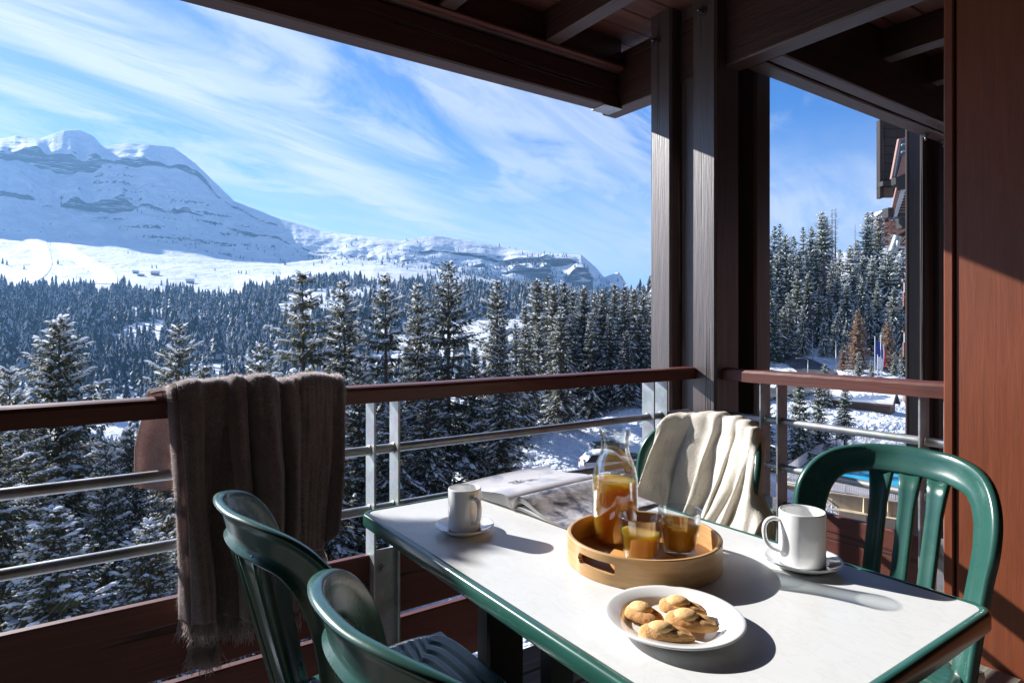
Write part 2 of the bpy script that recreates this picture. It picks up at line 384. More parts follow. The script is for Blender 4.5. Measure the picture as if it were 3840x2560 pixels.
simple('flag_blue', (0.02, 0.035, 0.22), 0.7); simple('flag_white', (0.75, 0.75, 0.75), 0.7); simple('flag_red', (0.50, 0.02, 0.03), 0.7)
simple('window_pane', (0.06, 0.08, 0.10), 0.08)
simple('black_metal', (0.02, 0.018, 0.018), 0.5, 0.3)
def concrete():
    t = NT('cream_concrete'); v = t.coord('Object'); n = t.noise(v, 0.9, 6, 0.6); s = t.noise(t.coord('Object', (1, 1, 0.15)), 2.0, 5, 0.6)
    col = t.mix(t.ramp(n, 0.3, 0.7), (0.56, 0.47, 0.33), (0.45, 0.37, 0.26)); col = t.mix(t.ramp(s, 0.52, 0.75, 0, 0.5), col, (0.25, 0.21, 0.16))
    M['concrete'] = t.done(t.pbsdf(col, 0.85, 0, t.bump(n, 0.2, 0.05)))
    t = NT('pool_paving'); v = t.coord('Object', (1.2, 0.12, 1)); n = t.noise(v, 2.0, 4); M['paving'] = t.done(t.pbsdf(t.mix(t.ramp(n, 0.4, 0.6), (0.40, 0.38, 0.39), (0.28, 0.27, 0.29)), 0.7))
    t = NT('pool_water'); n = t.noise(t.coord('Object'), 0.5, 3); M['pool_water'] = t.done(t.pbsdf(t.mix(t.ramp(n, 0.3, 0.7), (0.02, 0.38, 0.62), (0.05, 0.50, 0.74)), 0.06, 0, t.bump(t.noise(t.coord('Object'), 3.0, 3), 0.06, 0.05)))
    t = NT('wet_asphalt'); n = t.noise(t.coord('Object'), 0.35, 5); M['asphalt'] = t.done(t.pbsdf(t.mix(t.ramp(n, 0.3, 0.75), (0.055, 0.055, 0.06), (0.12, 0.115, 0.115)), t.ramp(n, 0.3, 0.7, 0.35, 0.7)))
concrete()
def snow():
    t = NT('snow'); v = t.pos(); n = t.noise(v, 0.35, 6, 0.6); n2 = t.noise(v, 3.0, 5, 0.65)
    col = t.mix(t.ramp(n, 0.3, 0.7), (0.80, 0.82, 0.85), (0.86, 0.87, 0.88))
    M['snow'] = t.done(t.pbsdf(col, 0.6, 0, t.bump(t.math('ADD', n, t.math('MULTIPLY', n2, 0.25)), 0.3, 0.3), Specular_IOR_Level=0.25))
    t = NT('groomed_snow'); M['piste'] = t.done(t.pbsdf((0.82, 0.835, 0.85), 0.7, 0, t.bump(t.noise(t.pos(), 0.05, 4), 0.3, 3.0)))
    t = NT('tree_snow'); M['tree_snow'] = t.done(t.shader_mix(0.45, t.pbsdf((0.84, 0.86, 0.89), 0.65, Specular_IOR_Level=0.2), (lambda b: (t.val((0.84, 0.87, 0.92), b.inputs[0]), b.outputs[0])[1])(t.n('BsdfTranslucent'))))
    # the hillside: snow where it can lie, banded rock where the ground is too steep for it
    t = NT('alpine_ground'); g = t.n('NewGeometry'); sp = t.n('SeparateXYZ'); t.l(g.outputs['True Normal'], sp.inputs[0])
    m1 = t.n('Mapping'); m1.inputs['Scale'].default_value = (0.004, 0.004, 0.05); t.l(g.outputs['Position'], m1.inputs[0])
    st = t.noise(m1.outputs[0], 1.0, 7, 0.7, 0.6); br = t.noise(g.outputs['Position'], 0.02, 6, 0.7); fi = t.noise(g.outputs['Position'], 0.09, 6, 0.7)
    k = t.math('ADD', sp.outputs[2], t.math('ADD', t.math('MULTIPLY', t.math('SUBTRACT', st, 0.5), 1.15), t.math('ADD', t.math('MULTIPLY', t.math('SUBTRACT', br, 0.5), 0.55), t.math('MULTIPLY', t.math('SUBTRACT', fi, 0.5), 0.60))))
    m2 = t.n('Mapping'); m2.inputs['Scale'].default_value = (0.011, 0.011, 0.16); t.l(g.outputs['Position'], m2.inputs[0]); led = t.noise(m2.outputs[0], 1.0, 6, 0.7, 0.5)
    nf_ = t.noise(g.outputs['Position'], 0.012, 6, 0.65, 0.8)
    rockf = t.math('MULTIPLY', t.ramp(k, 0.40, 0.51, 1.0, 0.0), t.ramp(led, 0.55, 0.62, 1.0, 0.08))
    rock = t.mix(t.ramp(st, 0.35, 0.65), (0.035, 0.035, 0.04), (0.14, 0.138, 0.135)); rock = t.mix(t.ramp(fi, 0.5, 0.7, 0, 0.7), rock, (0.05, 0.05, 0.055))
    col = t.mix(rockf, t.mix(t.ramp(nf_, 0.35, 0.65), (0.62, 0.66, 0.71), (0.79, 0.81, 0.83)), rock)
    # trodden and groomed texture close by, wind ripples far off
    nb = t.noise(g.outputs['Position'], 0.5, 6, 0.65); nf = t.noise(g.outputs['Position'], 0.03, 6, 0.6)
    n1 = t.bump(nb, 0.16, 0.15); n2 = t.bump(t.math('ADD', nf, t.math('MULTIPLY', fi, 0.4)), 0.6, 14.0, n1)
    M['alpine'] = t.done(t.pbsdf(col, 0.75, 0, n2, Specular_IOR_Level=0.15))
snow()
def foliage(name, c1, c2, c3, tr=0.3):
    t = NT(name); oi = t.n('ObjectInfo'); v = t.pos(); n = t.noise(v, 1.4, 3); f = t.noise(v, 9, 2)
    col = t.mix(t.ramp(n, 0.35, 0.65), c1, c2); col = t.mix(t.ramp(f, 0.45, 0.75, 0, 0.7), col, c3)
    col = t.mix(t.math('MULTIPLY', oi.outputs['Random'], 0.4), col, tuple(x * 0.55 for x in c1))
    b = t.n('BsdfTranslucent'); t.val(col, b.inputs[0])
    M[name] = t.done(t.shader_mix(tr, t.pbsdf(col, 0.6, Specular_IOR_Level=0.3), b.outputs[0]))
foliage('spruce_needles', (0.085, 0.090, 0.045), (0.125, 0.120, 0.058), (0.18, 0.155, 0.080), 0.45)
foliage('pine_needles', (0.090, 0.118, 0.052), (0.115, 0.135, 0.058), (0.16, 0.17, 0.075), 0.5)
foliage('larch_twigs', (0.34, 0.21, 0.12), (0.26, 0.15, 0.085), (0.42, 0.29, 0.18), 0.2)
foliage('rust_needles', (0.20, 0.105, 0.06), (0.13, 0.075, 0.04), (0.26, 0.15, 0.09), 0.25)
foliage('far_needles_pale', (0.045, 0.058, 0.056), (0.060, 0.072, 0.066), (0.080, 0.090, 0.080), 0.1)
foliage('far_needles', (0.020, 0.034, 0.034), (0.030, 0.045, 0.040), (0.045, 0.060, 0.050), 0.1)
simple('bark', (0.09, 0.066, 0.054), 0.9); simple('dead_bark', (0.10, 0.085, 0.08), 0.9)
simple('far_snow', (0.46, 0.48, 0.51), 0.8)

# ================================================================ terrain
def vnoise(seed):
    """smooth value noise on a lattice, numpy"""
    rs = np.random.RandomState(seed); T = rs.rand(256, 256).astype(np.float64)
    def f(x, y):
        xi = np.floor(x).astype(int); yi = np.floor(y).astype(int); fx = x - xi; fy = y - yi
        fx = fx * fx * (3 - 2 * fx); fy = fy * fy * (3 - 2 * fy)
        a = T[xi % 256, yi % 256]; b = T[(xi + 1) % 256, yi % 256]; c = T[xi % 256, (yi + 1) % 256]; d = T[(xi + 1) % 256, (yi + 1) % 256]
        return (a * (1 - fx) + b * fx) * (1 - fy) + (c * (1 - fx) + d * fx) * fy - 0.5
    return f
def fbm(f, x, y, o=5, g=0.5):
    s = 0; a = 1.0
    for i in range(o): s = s + a * f(x * 2 ** i + 17.3 * i, y * 2 ** i + 5.1 * i); a *= g
    return s
NZ1, NZ2, NZ3 = vnoise(3), vnoise(11), vnoise(29)
# profiles of the land: for each photo column the forward distance and either a height ('z') or the row it is seen at
Yr = lambda D, y: (D, (HZ - y) / FPX * D)
COLS = {
 -2600: [(4, -14), (25, -17), (60, -26), (300, -75), Yr(650, 1330), Yr(1200, 1085), Yr(1700, 985), Yr(2450, 870), Yr(2640, 740), Yr(2680, 725), Yr(2900, 610), Yr(2920, 590), Yr(3050, 530), (4300, 500), (9000, 0)],
 -300: [(4, -14), (25, -17), (60, -26), (300, -75), Yr(650, 1330), Yr(1200, 1085), Yr(1700, 985), Yr(2450, 872), Yr(2640, 745), Yr(2672, 733), Yr(2900, 605), Yr(2920, 578), Yr(3060, 530), (4300, 500), (9000, 0)],
 0:    [(4, -14), (25, -17), (60, -26), (300, -75), Yr(650, 1330), Yr(1200, 1090), Yr(1700, 985), Yr(2450, 880), Yr(2640, 742), Yr(2672, 728), Yr(2900, 604), Yr(2920, 578), Yr(3080, 522), (4300, 500), (9000, 0)],
 60:   [(4, -14), (25, -17), (60, -26), (300, -76), Yr(650, 1332), Yr(1200, 1092), Yr(1700, 988), Yr(2450, 881), Yr(2640, 748), Yr(2665, 735), Yr(2900, 606), Yr(2920, 580), Yr(3080, 510), (4300, 500), (9000, 0)],
 150:  [(4, -14), (25, -17), (60, -26), (300, -76), Yr(650, 1335), Yr(1200, 1095), Yr(1700, 990), Yr(2450, 882), Yr(2640, 768), Yr(2660, 755), Yr(2890, 632), Yr(2925, 575), Yr(3080, 520), (4300, 500), (9000, 0)],
 240:  [(4, -14), (25, -17), (60, -26), (300, -77), Yr(650, 1338), Yr(1200, 1097), Yr(1700, 992), Yr(2450, 884), Yr(2630, 786), Yr(2668, 752), Yr(2890, 648), Yr(2930, 592), Yr(3110, 489), (4300, 500), (9000, 0)],
 295:  [(4, -14), (25, -17), (60, -26), (300, -77), Yr(650, 1340), Yr(1200, 1098), Yr(1700, 993), Yr(2450, 885), Yr(2630, 792), Yr(2668, 757), Yr(2890, 650), Yr(2930, 594), Yr(3120, 486), (4300, 500), (9000, 0)],
 350:  [(4, -14), (25, -17), (60, -26), (300, -77), Yr(650, 1340), Yr(1200, 1098), Yr(1700, 995), Yr(2450, 888), Yr(2630, 793), Yr(2662, 760), Yr(2880, 650), Yr(2920, 592), Yr(3080, 510), (4300, 500), (9000, 0)],
 385:  [(4, -14), (25, -17), (60, -26), (300, -77), Yr(650, 1340), Yr(1200, 1098), Yr(1700, 997), Yr(2450, 890), Yr(2630, 792), Yr(2660, 760), Yr(2880, 622), Yr(2900, 608), Yr(3060, 548), (4300, 480), (9000, 0)],
 480:  [(4, -14), (25, -17), (60, -26), (300, -77), Yr(650, 1340), Yr(1200, 1100), Yr(1700, 1000), Yr(2440, 898), Yr(2610, 788), Yr(2650, 742), Yr(2870, 622), Yr(2892, 598), Yr(3040, 538), (4300, 470), (9000, 0)],
 560:  [(4, -14), (25, -17), (60, -26), (300, -77), Yr(650, 1340), Yr(1200, 1103), Yr(1700, 1003), Yr(2440, 905), Yr(2600, 775), Yr(2612, 766), Yr(2850, 622), Yr(2872, 598), Yr(3000, 541), (4300, 450), (9000, 0)],
 650:  [(4, -14), (25, -17), (60, -26), (300, -77), Yr(650, 1340), Yr(1200, 1108), Yr(1700, 1008), Yr(2430, 915), Yr(2590, 785), Yr(2602, 776), Yr(2830, 630), Yr(2856, 596), Yr(2950, 552), (4300, 430), (9000, 0)],
 735:  [(4, -14), (25, -17), (60, -26), (300, -77), Yr(650, 1340), Yr(1200, 1115), Yr(1700, 1015), Yr(2420, 925), Yr(2580, 800), Yr(2592, 790), Yr(2800, 655), Yr(2824, 628), Yr(2850, 614), (4200, 400), (9000, 0)],
 880:  [(4, -14), (25, -17), (60, -26), (300, -76), Yr(650, 1335), Yr(1200, 1128), Yr(1700, 1020), Yr(2380, 945), Yr(2520, 862), Yr(2532, 855), Yr(2660, 792), Yr(2672, 784), Yr(2740, 756), (4000, 330), (9000, 0)],
 1050: [(4, -14), (25, -17), (60, -26), (300, -74), Yr(650, 1325), Yr(1200, 1090), Yr(1700, 1025), Yr(2330, 960), Yr(2450, 905), Yr(2460, 900), Yr(2560, 858), Yr(2570, 853), Yr(2640, 820), (3800, 260), (9000, 0)],
 1200: [(4, -14), (25, -16), (60, -24), (300, -72), Yr(650, 1315), Yr(1200, 1075), Yr(1700, 1015), Yr(2250, 962), Yr(2350, 930), Yr(2360, 925), Yr(2480, 893), Yr(2490, 890), Yr(2600, 866), (3700, 220), (9000, 0)],
 1400: [(4, -13.5), (25, -15.5), (50, -19), (300, -68), Yr(650, 1305), Yr(1200, 1075), Yr(1700, 1012), Yr(2200, 975), Yr(2300, 966), Yr(2325, 932), Yr(2450, 910), Yr(2460, 908), Yr(2600, 890), (3700, 200), (9000, 0)],
 1500: [(4, -13.2), (25, -15), (50, -17), (300, -66), Yr(650, 1300), Yr(1200, 1085), Yr(1700, 1025), Yr(2200, 992), Yr(2300, 984), Yr(2322, 950), Yr(2450, 925), Yr(2460, 922), Yr(2600, 902), (3700, 190), (9000, 0)],
 1630: [(4, -13), (25, -14.3), (50, -15), (300, -62), Yr(650, 1295), Yr(1200, 1100), Yr(1700, 1050), Yr(2200, 1012), Yr(2330, 985), Yr(2345, 974), Yr(2480, 935), Yr(2500, 925), Yr(2620, 882), (3700, 180), (9000, 0)],
 1760: [(4, -12.8), (25, -13.4), (48, -12.6), (300, -60), Yr(650, 1290), Yr(1200, 1105), Yr(1700, 1065), Yr(2200, 1030), Yr(2330, 1000), Yr(2345, 990), Yr(2480, 945), Yr(2500, 938), Yr(2620, 902), (3700, 170), (9000, 0)],
 1900: [(4, -12.8), (25, -13.2), (58, -12.0), (300, -58), Yr(650, 1285), Yr(1200, 1110), Yr(1700, 1080), Yr(2180, 1055), Yr(2330, 1030), Yr(2350, 1008), Yr(2450, 985), Yr(2470, 970), Yr(2600, 930), (3600, 150), (9000, 0)],
 2060: [(4, -12.8), (25, -13.2), (70, -12.0), (300, -52), Yr(650, 1280), Yr(1200, 1120), Yr(1700, 1095), Yr(2150, 1075), Yr(2270, 1055), Yr(2305, 1010), Yr(2360, 995), Yr(2380, 975), Yr(2500, 951), (3500, 120), (9000, 0)],
 2180: [(4, -12.8), (25, -13.2), (78, -12.0), (300, -48), Yr(650, 1275), Yr(1200, 1130), Yr(1700, 1110), Yr(2130, 1085), Yr(2240, 1068), Yr(2285, 1005), Yr(2330, 992), Yr(2350, 968), Yr(2450, 956), (3500, 100), (9000, 0)],
 2235: [(4, -12.8), (25, -13.2), (80, -12.0), (300, -46), Yr(650, 1272), Yr(1200, 1133), Yr(1700, 1115), Yr(2130, 1092), Yr(2230, 1078), Yr(2270, 1035), Yr(2320, 1025), Yr(2335, 1012), Yr(2420, 1003), (3500, 80), (9000, 0)],
 2265: [(4, -12.8), (25, -13.2), (80, -12.0), (300, -44), Yr(650, 1270), Yr(1200, 1135), Yr(1700, 1117), Yr(2130, 1098), Yr(2230, 1088), Yr(2255, 1065), Yr(2300, 1058), Yr(2320, 1048), Yr(2400, 1040), (3500, 60), (9000, 0)],
 2320: [(4, -12.8), (25, -13.2), (80, -11.8), (300, -42), Yr(650, 1268), Yr(1200, 1138), Yr(1700, 1120), Yr(2130, 1105), Yr(2230, 1095), Yr(2270, 1060), Yr(2310, 1050), Yr(2330, 1028), Yr(2400, 1018), (3500, 60), (9000, 0)],
 2366: [(4, -12.8), (25, -13.2), (80, -11.5), (300, -40), Yr(650, 1262), Yr(1200, 1142), Yr(1700, 1128), Yr(2130, 1118), Yr(2230, 1112), Yr(2260, 1105), Yr(2310, 1100), Yr(2330, 1095), Yr(2400, 1090), (3500, 30), (9000, 0)],
 2480: [(4, -12.8), (25, -13.4), (80, -11.0), (130, -9), (220, 2), (400, 10), (700, 20), Yr(1000, 1150), Yr(1200, 1145), Yr(1300, 1142), Yr(1500, 1140), Yr(1700, 1138), Yr(2000, 1135), (3500, 20), (9000, 0)],
 2800: [(4, -13.5), (25, -15), (80, -11.5), (128, -8.4), (150, -5.5), (190, 8), (260, 26), (330, 34), (400, 38), (500, 40), (700, 42), (900, 44), (1200, 40), (3500, 10), (9000, 0)],
 2960: [(4, -14.5), (25, -16), (80, -12), (122, -8.5), (140, -6), (180, 7), (240, 24), (300, 32), (400, 40), (500, 43), (700, 44), (900, 44), (1200, 40), (3500, 10), (9000, 0)],
 3200: [(4, -16), (25, -16.5), (78, -12.5), (112, -8.8), (128, -7.0), (170, 7), (230, 26), (280, 33), (400, 44), (500, 46), (700, 46), (900, 44), (1200, 40), (3500, 10), (9000, 0)],
 3500: [(4, -16), (25, -16.5), (78, -12.5), (112, -8.8), (128, -7.0), (170, 7), (230, 26), (280, 34), (400, 44), (500, 46), (700, 46), (900, 44), (1200, 40), (3500, 10), (9000, 0)],
 5600: [(4, -16), (25, -16.5), (78, -12.5), (112, -8.8), (128, -7.0), (170, 7), (230, 26), (280, 34), (400, 44), (500, 46), (700, 46), (900, 44), (1200, 40), (3500, 10), (9000, 0)]}
cx_ = np.array(sorted(COLS)); CT = np.array([[list(p) for p in COLS[k]] for k in cx_])   # columns x points x (D, z)
for a_ in range(len(cx_)):
    if cx_[a_] < 2400:
        for b_ in (9, 11):
            v_ = CT[a_, b_, 1] / CT[a_, b_, 0]; d_ = CT[a_, b_ - 1, 0] + 3.0; CT[a_, b_] = (d_, v_ * d_)
# the big mountain runs away to the right: its near end is on the left, so its face turns from the sun
for a_, k_ in enumerate(cx_):
    g_ = np.interp(k_, [-2600, -300, 0, 560, 1050, 1200, 1500, 1760], [0.72, 0.80, 0.84, 0.95, 1.07, 1.08, 1.0, 1.0])
    for b_ in range(5, 14):
        q_ = 1 + (g_ - 1) * (0.15 if b_ == 5 else 0.5 if b_ == 6 else 1.0); CT[a_, b_] *= q_
xs = np.concatenate([np.linspace(-2600, -330, 26, endpoint=False), np.linspace(-330, 3900, 760, endpoint=False), np.linspace(3900, 5600, 18)])
steps = [26, 22, 34, 34, 40, 26, 30, 50, 16, 50, 16, 46, 8, 3]
def land_rows():
    Dv = np.empty((len(xs), CT.shape[1])); Zv = np.empty_like(Dv)
    for k in range(CT.shape[1]):
        Dv[:, k] = np.interp(xs, cx_, CT[:, k, 0]); Zv[:, k] = np.interp(xs, cx_, CT[:, k, 1])
    n1 = np.array([float(fbm(NZ1, np.array([x / 130.0]), np.array([3.3]), 3, 0.5)[0]) for x in xs]); n2 = np.array([float(fbm(NZ2, np.array([x / 75.0]), np.array([8.1]), 3, 0.5)[0]) for x in xs]); n3 = np.array([float(fbm(NZ3, np.array([x / 170.0]), np.array([1.7]), 3, 0.5)[0]) for x in xs])
    far_ = (Dv[:, 8] > 1900)
    for a, na, nb in ((8, n1, n2), (10, n2, n1)):                        # cliffs wander, thin out and break off
        hgt = (Zv[:, a + 1] - Zv[:, a]) * np.clip(0.95 + 2.6 * nb + 1.0 * n3, 0.05, 1.5); sh = 22 * na
        Zv[:, a] += np.where(far_, sh, 0); Zv[:, a + 1] = np.where(far_, Zv[:, a] + hgt, Zv[:, a + 1])
        dj = np.where(far_, 14 * n3 + 6 * na, 0); Dv[:, a] += dj; Dv[:, a + 1] += dj
    rows = []
    for k, n in enumerate(steps):
        for i in range(n):
            t = i / n; rows.append((Dv[:, k] * (1 - t) + Dv[:, k + 1] * t, Zv[:, k] * (1 - t) + Zv[:, k + 1] * t))
    rows.append((Dv[:, -1], Zv[:, -1]))
    return np.array([r[0] for r in rows]).T, np.array([r[1] for r in rows]).T
LD, LZ = land_rows()
LU = ((xs - CX) / FPX)[:, None] * LD                                  # lateral position
def roughen(R, F, D, Z):
    near = np.clip((D - 30) / 60, 0, 1); mid = np.clip((D - 150) / 500, 0, 1); far = np.clip((D - 1900) / 500, 0, 1)
    Z = Z + 0.5 * fbm(NZ1, R / 6, F / 6, 4) * np.clip((D - 6) / 14, 0, 1) * (1 - 0.6 * mid)
    Z = Z + 5.5 * fbm(NZ2, R / 90, F / 90, 4) * mid * (1 - 0.3 * far)
    Z = Z + (34.0 - 16.0 * np.clip((Z - 480) / 250, 0, 1)) * fbm(NZ3, R / 210, F / 150, 7, 0.58) * far
    st = Z / 46.0 + 0.9 * fbm(NZ1, R / 420, F / 420, 3); fr = st - np.floor(st)                # strata: gentle benches and short steep risers
    amt = far * np.clip((fbm(NZ2, R / 190 + 40, F / 190, 3) + 0.18) * 3.2, 0, 1)
    Z = Z + amt * 9.0 * (np.clip((fr - 0.62) / 0.16, 0, 1) - fr)
    return Z
inm = np.clip((LD - 2900) / 200, 0, 1)
LZ2 = roughen(LU, LD, LD, LZ)
# keep the skyline where the photo has it: fade roughness out along the crest
CR = np.array([np.interp(x, cx_, CT[:, 12, 0]) for x in xs])[:, None]
fade = np.clip(np.abs(LD - CR) / 240, 0.15, 1); LZ2 = LZ + (LZ2 - LZ) * np.where(LD > 1000, fade, 1)
# snow heaps ploughed up beside the parking place and along the road
def heap(px, D, h, rx, rf):
    r = (px - CX) / FPX * D
    return h * np.exp(-((LU - r) / rx) ** 2 - ((LD - D) / rf) ** 2)
for a in [(2010, 62, 1.5, 6, 5), (1850, 55, 1.3, 5, 4), (2150, 66, 1.3, 5, 4), (2330, 70, 1.6, 6, 4), (2400, 78, 2.2, 7, 5), (1720, 44, 0.8, 4, 4), (3230, 68, 2.0, 7, 3.5), (3340, 70, 1.6, 6, 4), (3090, 98, 1.2, 9, 4), (3010, 132, 1.6, 12, 4), (3330, 100, 1.8, 8, 5), (3180, 62, 1.4, 4, 3)]:
    LZ2 = LZ2 + heap(*a) * (1 + 0.45 * fbm(NZ2, LU / 3.2, LD / 3.2, 3))
# the pool terrace is dug in: level the ground beneath it
def level(px0, px1, d0, d1, z, soft=4):
    r0, r1 = (px0 - CX) / FPX * 55, (px1 - CX) / FPX * 55
    m = np.clip(np.minimum(np.minimum(LU - r0, r1 - LU), np.minimum(LD - d0, d1 - LD)) / soft + 1, 0, 1)
    return LZ2 * (1 - m) + np.minimum(LZ2, z) * m
LZ2 = level(2960, 4300, 34, 50, -18.2, 3); LZ2 = level(2985, 4300, 44, 75.5, -14.75, 2.5); LZ2 = level(2960, 4300, 30, 50, -18.2, 1.5)
P3 = np.empty((len(xs), LD.shape[1], 3))
P3[..., 0] = FW.x * LD + RT.x * LU; P3[..., 1] = FW.y * LD + RT.y * LU; P3[..., 2] = LZ2 + CAMZ
nu, nd = LD.shape
idx = np.arange(nu * nd).reshape(nu, nd)
F4 = np.stack([idx[:-1, :-1], idx[1:, :-1], idx[1:, 1:], idx[:-1, 1:]], -1).reshape(-1, 4)
terrain = mesh_np('snowy_ground', P3.reshape(-1, 3), F4, M['alpine'], smooth=True)
tag(terrain, 'snow covered ground rising to forested slopes and rocky peaks', None, None, 'structure')
def ground(px, D):
    """height of the land at column px, forward distance D"""
    i = int(np.clip(np.searchsorted(xs, px), 1, nu - 1)); t = (px - xs[i - 1]) / (xs[i] - xs[i - 1])
    a = np.interp(D, LD[i - 1], LZ2[i - 1]); b = np.interp(D, LD[i], LZ2[i]); return float(a * (1 - t) + b * t) + CAMZ
def ground_pt(px, D, dz=0.0): return gpt(px, D, ground(px, D) + dz)

# ---------------------------------------------------------------- far forest: thousands of small firs read as one mass
def small_fir(seed, n=11, k=9):
    """unit height fir of ragged drooping skirts, triangles; returns verts, faces, material (0 needles, 1 snow)"""
    rs = np.random.RandomState(seed); V = []; Fc = []; Mi = []
    for i in range(n):
        z0 = 0.06 + 0.86 * i / n; z1 = min(1.0, z0 + 0.86 / n * 2.6); r = 0.185 * (1 - z0) ** 0.85 * rs.uniform(0.85, 1.15) + 0.012
        ph = rs.rand() * 6.28
        for j in range(k):
            a0 = ph + 6.283 * j / k + rs.uniform(-.15, .15); a1 = a0 + 6.283 / k * rs.uniform(0.75, 1.25); am = (a0 + a1) / 2
            rr = r * rs.uniform(0.65, 1.3); dz = rs.uniform(-.02, .025)
            b = len(V)
            V += [(0.10 * r * math.cos(am), 0.10 * r * math.sin(am), z1), (rr * math.cos(a0), rr * math.sin(a0), z0 + dz), (rr * math.cos(a1), rr * math.sin(a1), z0 + dz + rs.uniform(-.02, .02))]
            Fc.append((b, b + 1, b + 2)); Mi.append(1 if rs.rand() < SNOWY else 0)
    return np.array(V), np.array(Fc), np.array(Mi)
SNOWY = 0.33
FIRS = [small_fir(100 + i) for i in range(7)]; BIGFIRS = [small_fir(200 + i, 15, 12) for i in range(5)]
rs = np.random.RandomState(5)
def boundary(px): return np.interp(px, [-600, 0, 300, 480, 640, 760, 860, 905, 960, 1050, 1300, 1500, 1750, 2000, 2400], [1078, 1082, 1088, 1098, 1110, 1122, 1128, 1122, 1068, 1046, 1050, 1062, 1058, 1060, 1075])
def scatter():
    out = []
    def put(px, D, h): out.append((px, D, h))
    n = 0
    while n < 14500:                                                    # the dense slope
        px = rs.uniform(-420, 2480); D = 330 + (1330 - 330) * math.sqrt(rs.rand())
        u = (px - CX) / FPX * D; z = ground(px, D) - CAMZ; y = HZ - z / D * FPX
        n += 1
        if y < boundary(px): continue
        gl = float(fbm(NZ3, np.array([u / 95.0]), np.array([D / 95.0]), 3)[0])
        dens = 1.0 if px < 900 else np.interp(px, [900, 1150, 1700, 2400], [1.0, 0.62, 0.55, 0.6])
        if gl > 0.20 - (1 - dens) * 0.42 and rs.rand() < 0.93: continue
        if D < 480 and gl > 0.02 and rs.rand() < 0.75: continue
        hv = 0.75 + 0.9 * max(-.3, float(fbm(NZ1, np.array([u / 38.0]), np.array([D / 38.0]), 2)[0]) + .2)
        put(px, D, hv * rs.choice([rs.uniform(9, 16), rs.uniform(16, 24), rs.uniform(22, 32)]) * (0.86 if D > 1000 else 1))
    n = 0
    while n < 1500:                                                     # the near side of the valley, down in the dip
        px = rs.uniform(-420, 2000); D = 95 + 240 * math.sqrt(rs.rand()); n += 1
        if px > 1500 and D < 150: continue
        put(px, D, rs.uniform(13, 22))
    n = 0
    while n < 5200:                                                     # thinner woods above, towards the cliffs on the right
        px = rs.uniform(1000, 2400); D = rs.uniform(1300, 2420); n += 1
        u = (px - CX) / FPX * D
        gl = float(fbm(NZ2, np.array([u / 150.0]), np.array([D / 150.0]), 4)[0])
        p = np.interp(px, [1000, 1300, 1550, 1700, 2400], [0.03, 0.06, 0.18, 0.75, 0.9]) * np.clip(0.55 - gl * 2.2, 0.03, 1)
        if 1320 < D < 1950 and px < 1600 and rs.rand() < 0.93: continue
        if rs.rand() > p: continue
        put(px, D, rs.uniform(8, 19))
    return out
def make_forest(name, pts, label):
    V = []; Fc = []; Mi = []; off = 0
    for px, D, h in pts:
        v, f, m = FIRS[rs.randint(len(FIRS))] if D > 430 else BIGFIRS[rs.randint(len(BIGFIRS))]
        a = rs.rand() * 6.28; c, s = math.cos(a), math.sin(a); w = h * rs.uniform(0.65, 1.3)
        ps = rs.choice([0.12, 0.25, 0.35, 0.5]); m = (rs.rand(len(m)) < ps).astype(int); m = np.where(m == 0, 0 if rs.rand() < .6 else 2, 1)
        p = ground_pt(px, D, -0.03 * h)
        x = v[:, 0] * w; y = v[:, 1] * w
        V.append(np.stack([x * c - y * s + p.x, x * s + y * c + p.y, v[:, 2] * h + p.z], 1)); Fc.append(f + off); Mi.append(m); off += len(v)
    o = mesh_np(name, np.concatenate(V), np.concatenate(Fc), [M['far_needles'], M['far_snow'], M['far_needles_pale']], np.concatenate(Mi))
    return tag(o, label, 'forest', None, 'stuff')
make_forest('distant_forest', scatter(), 'dense snow dusted fir forest covering the far valley side')

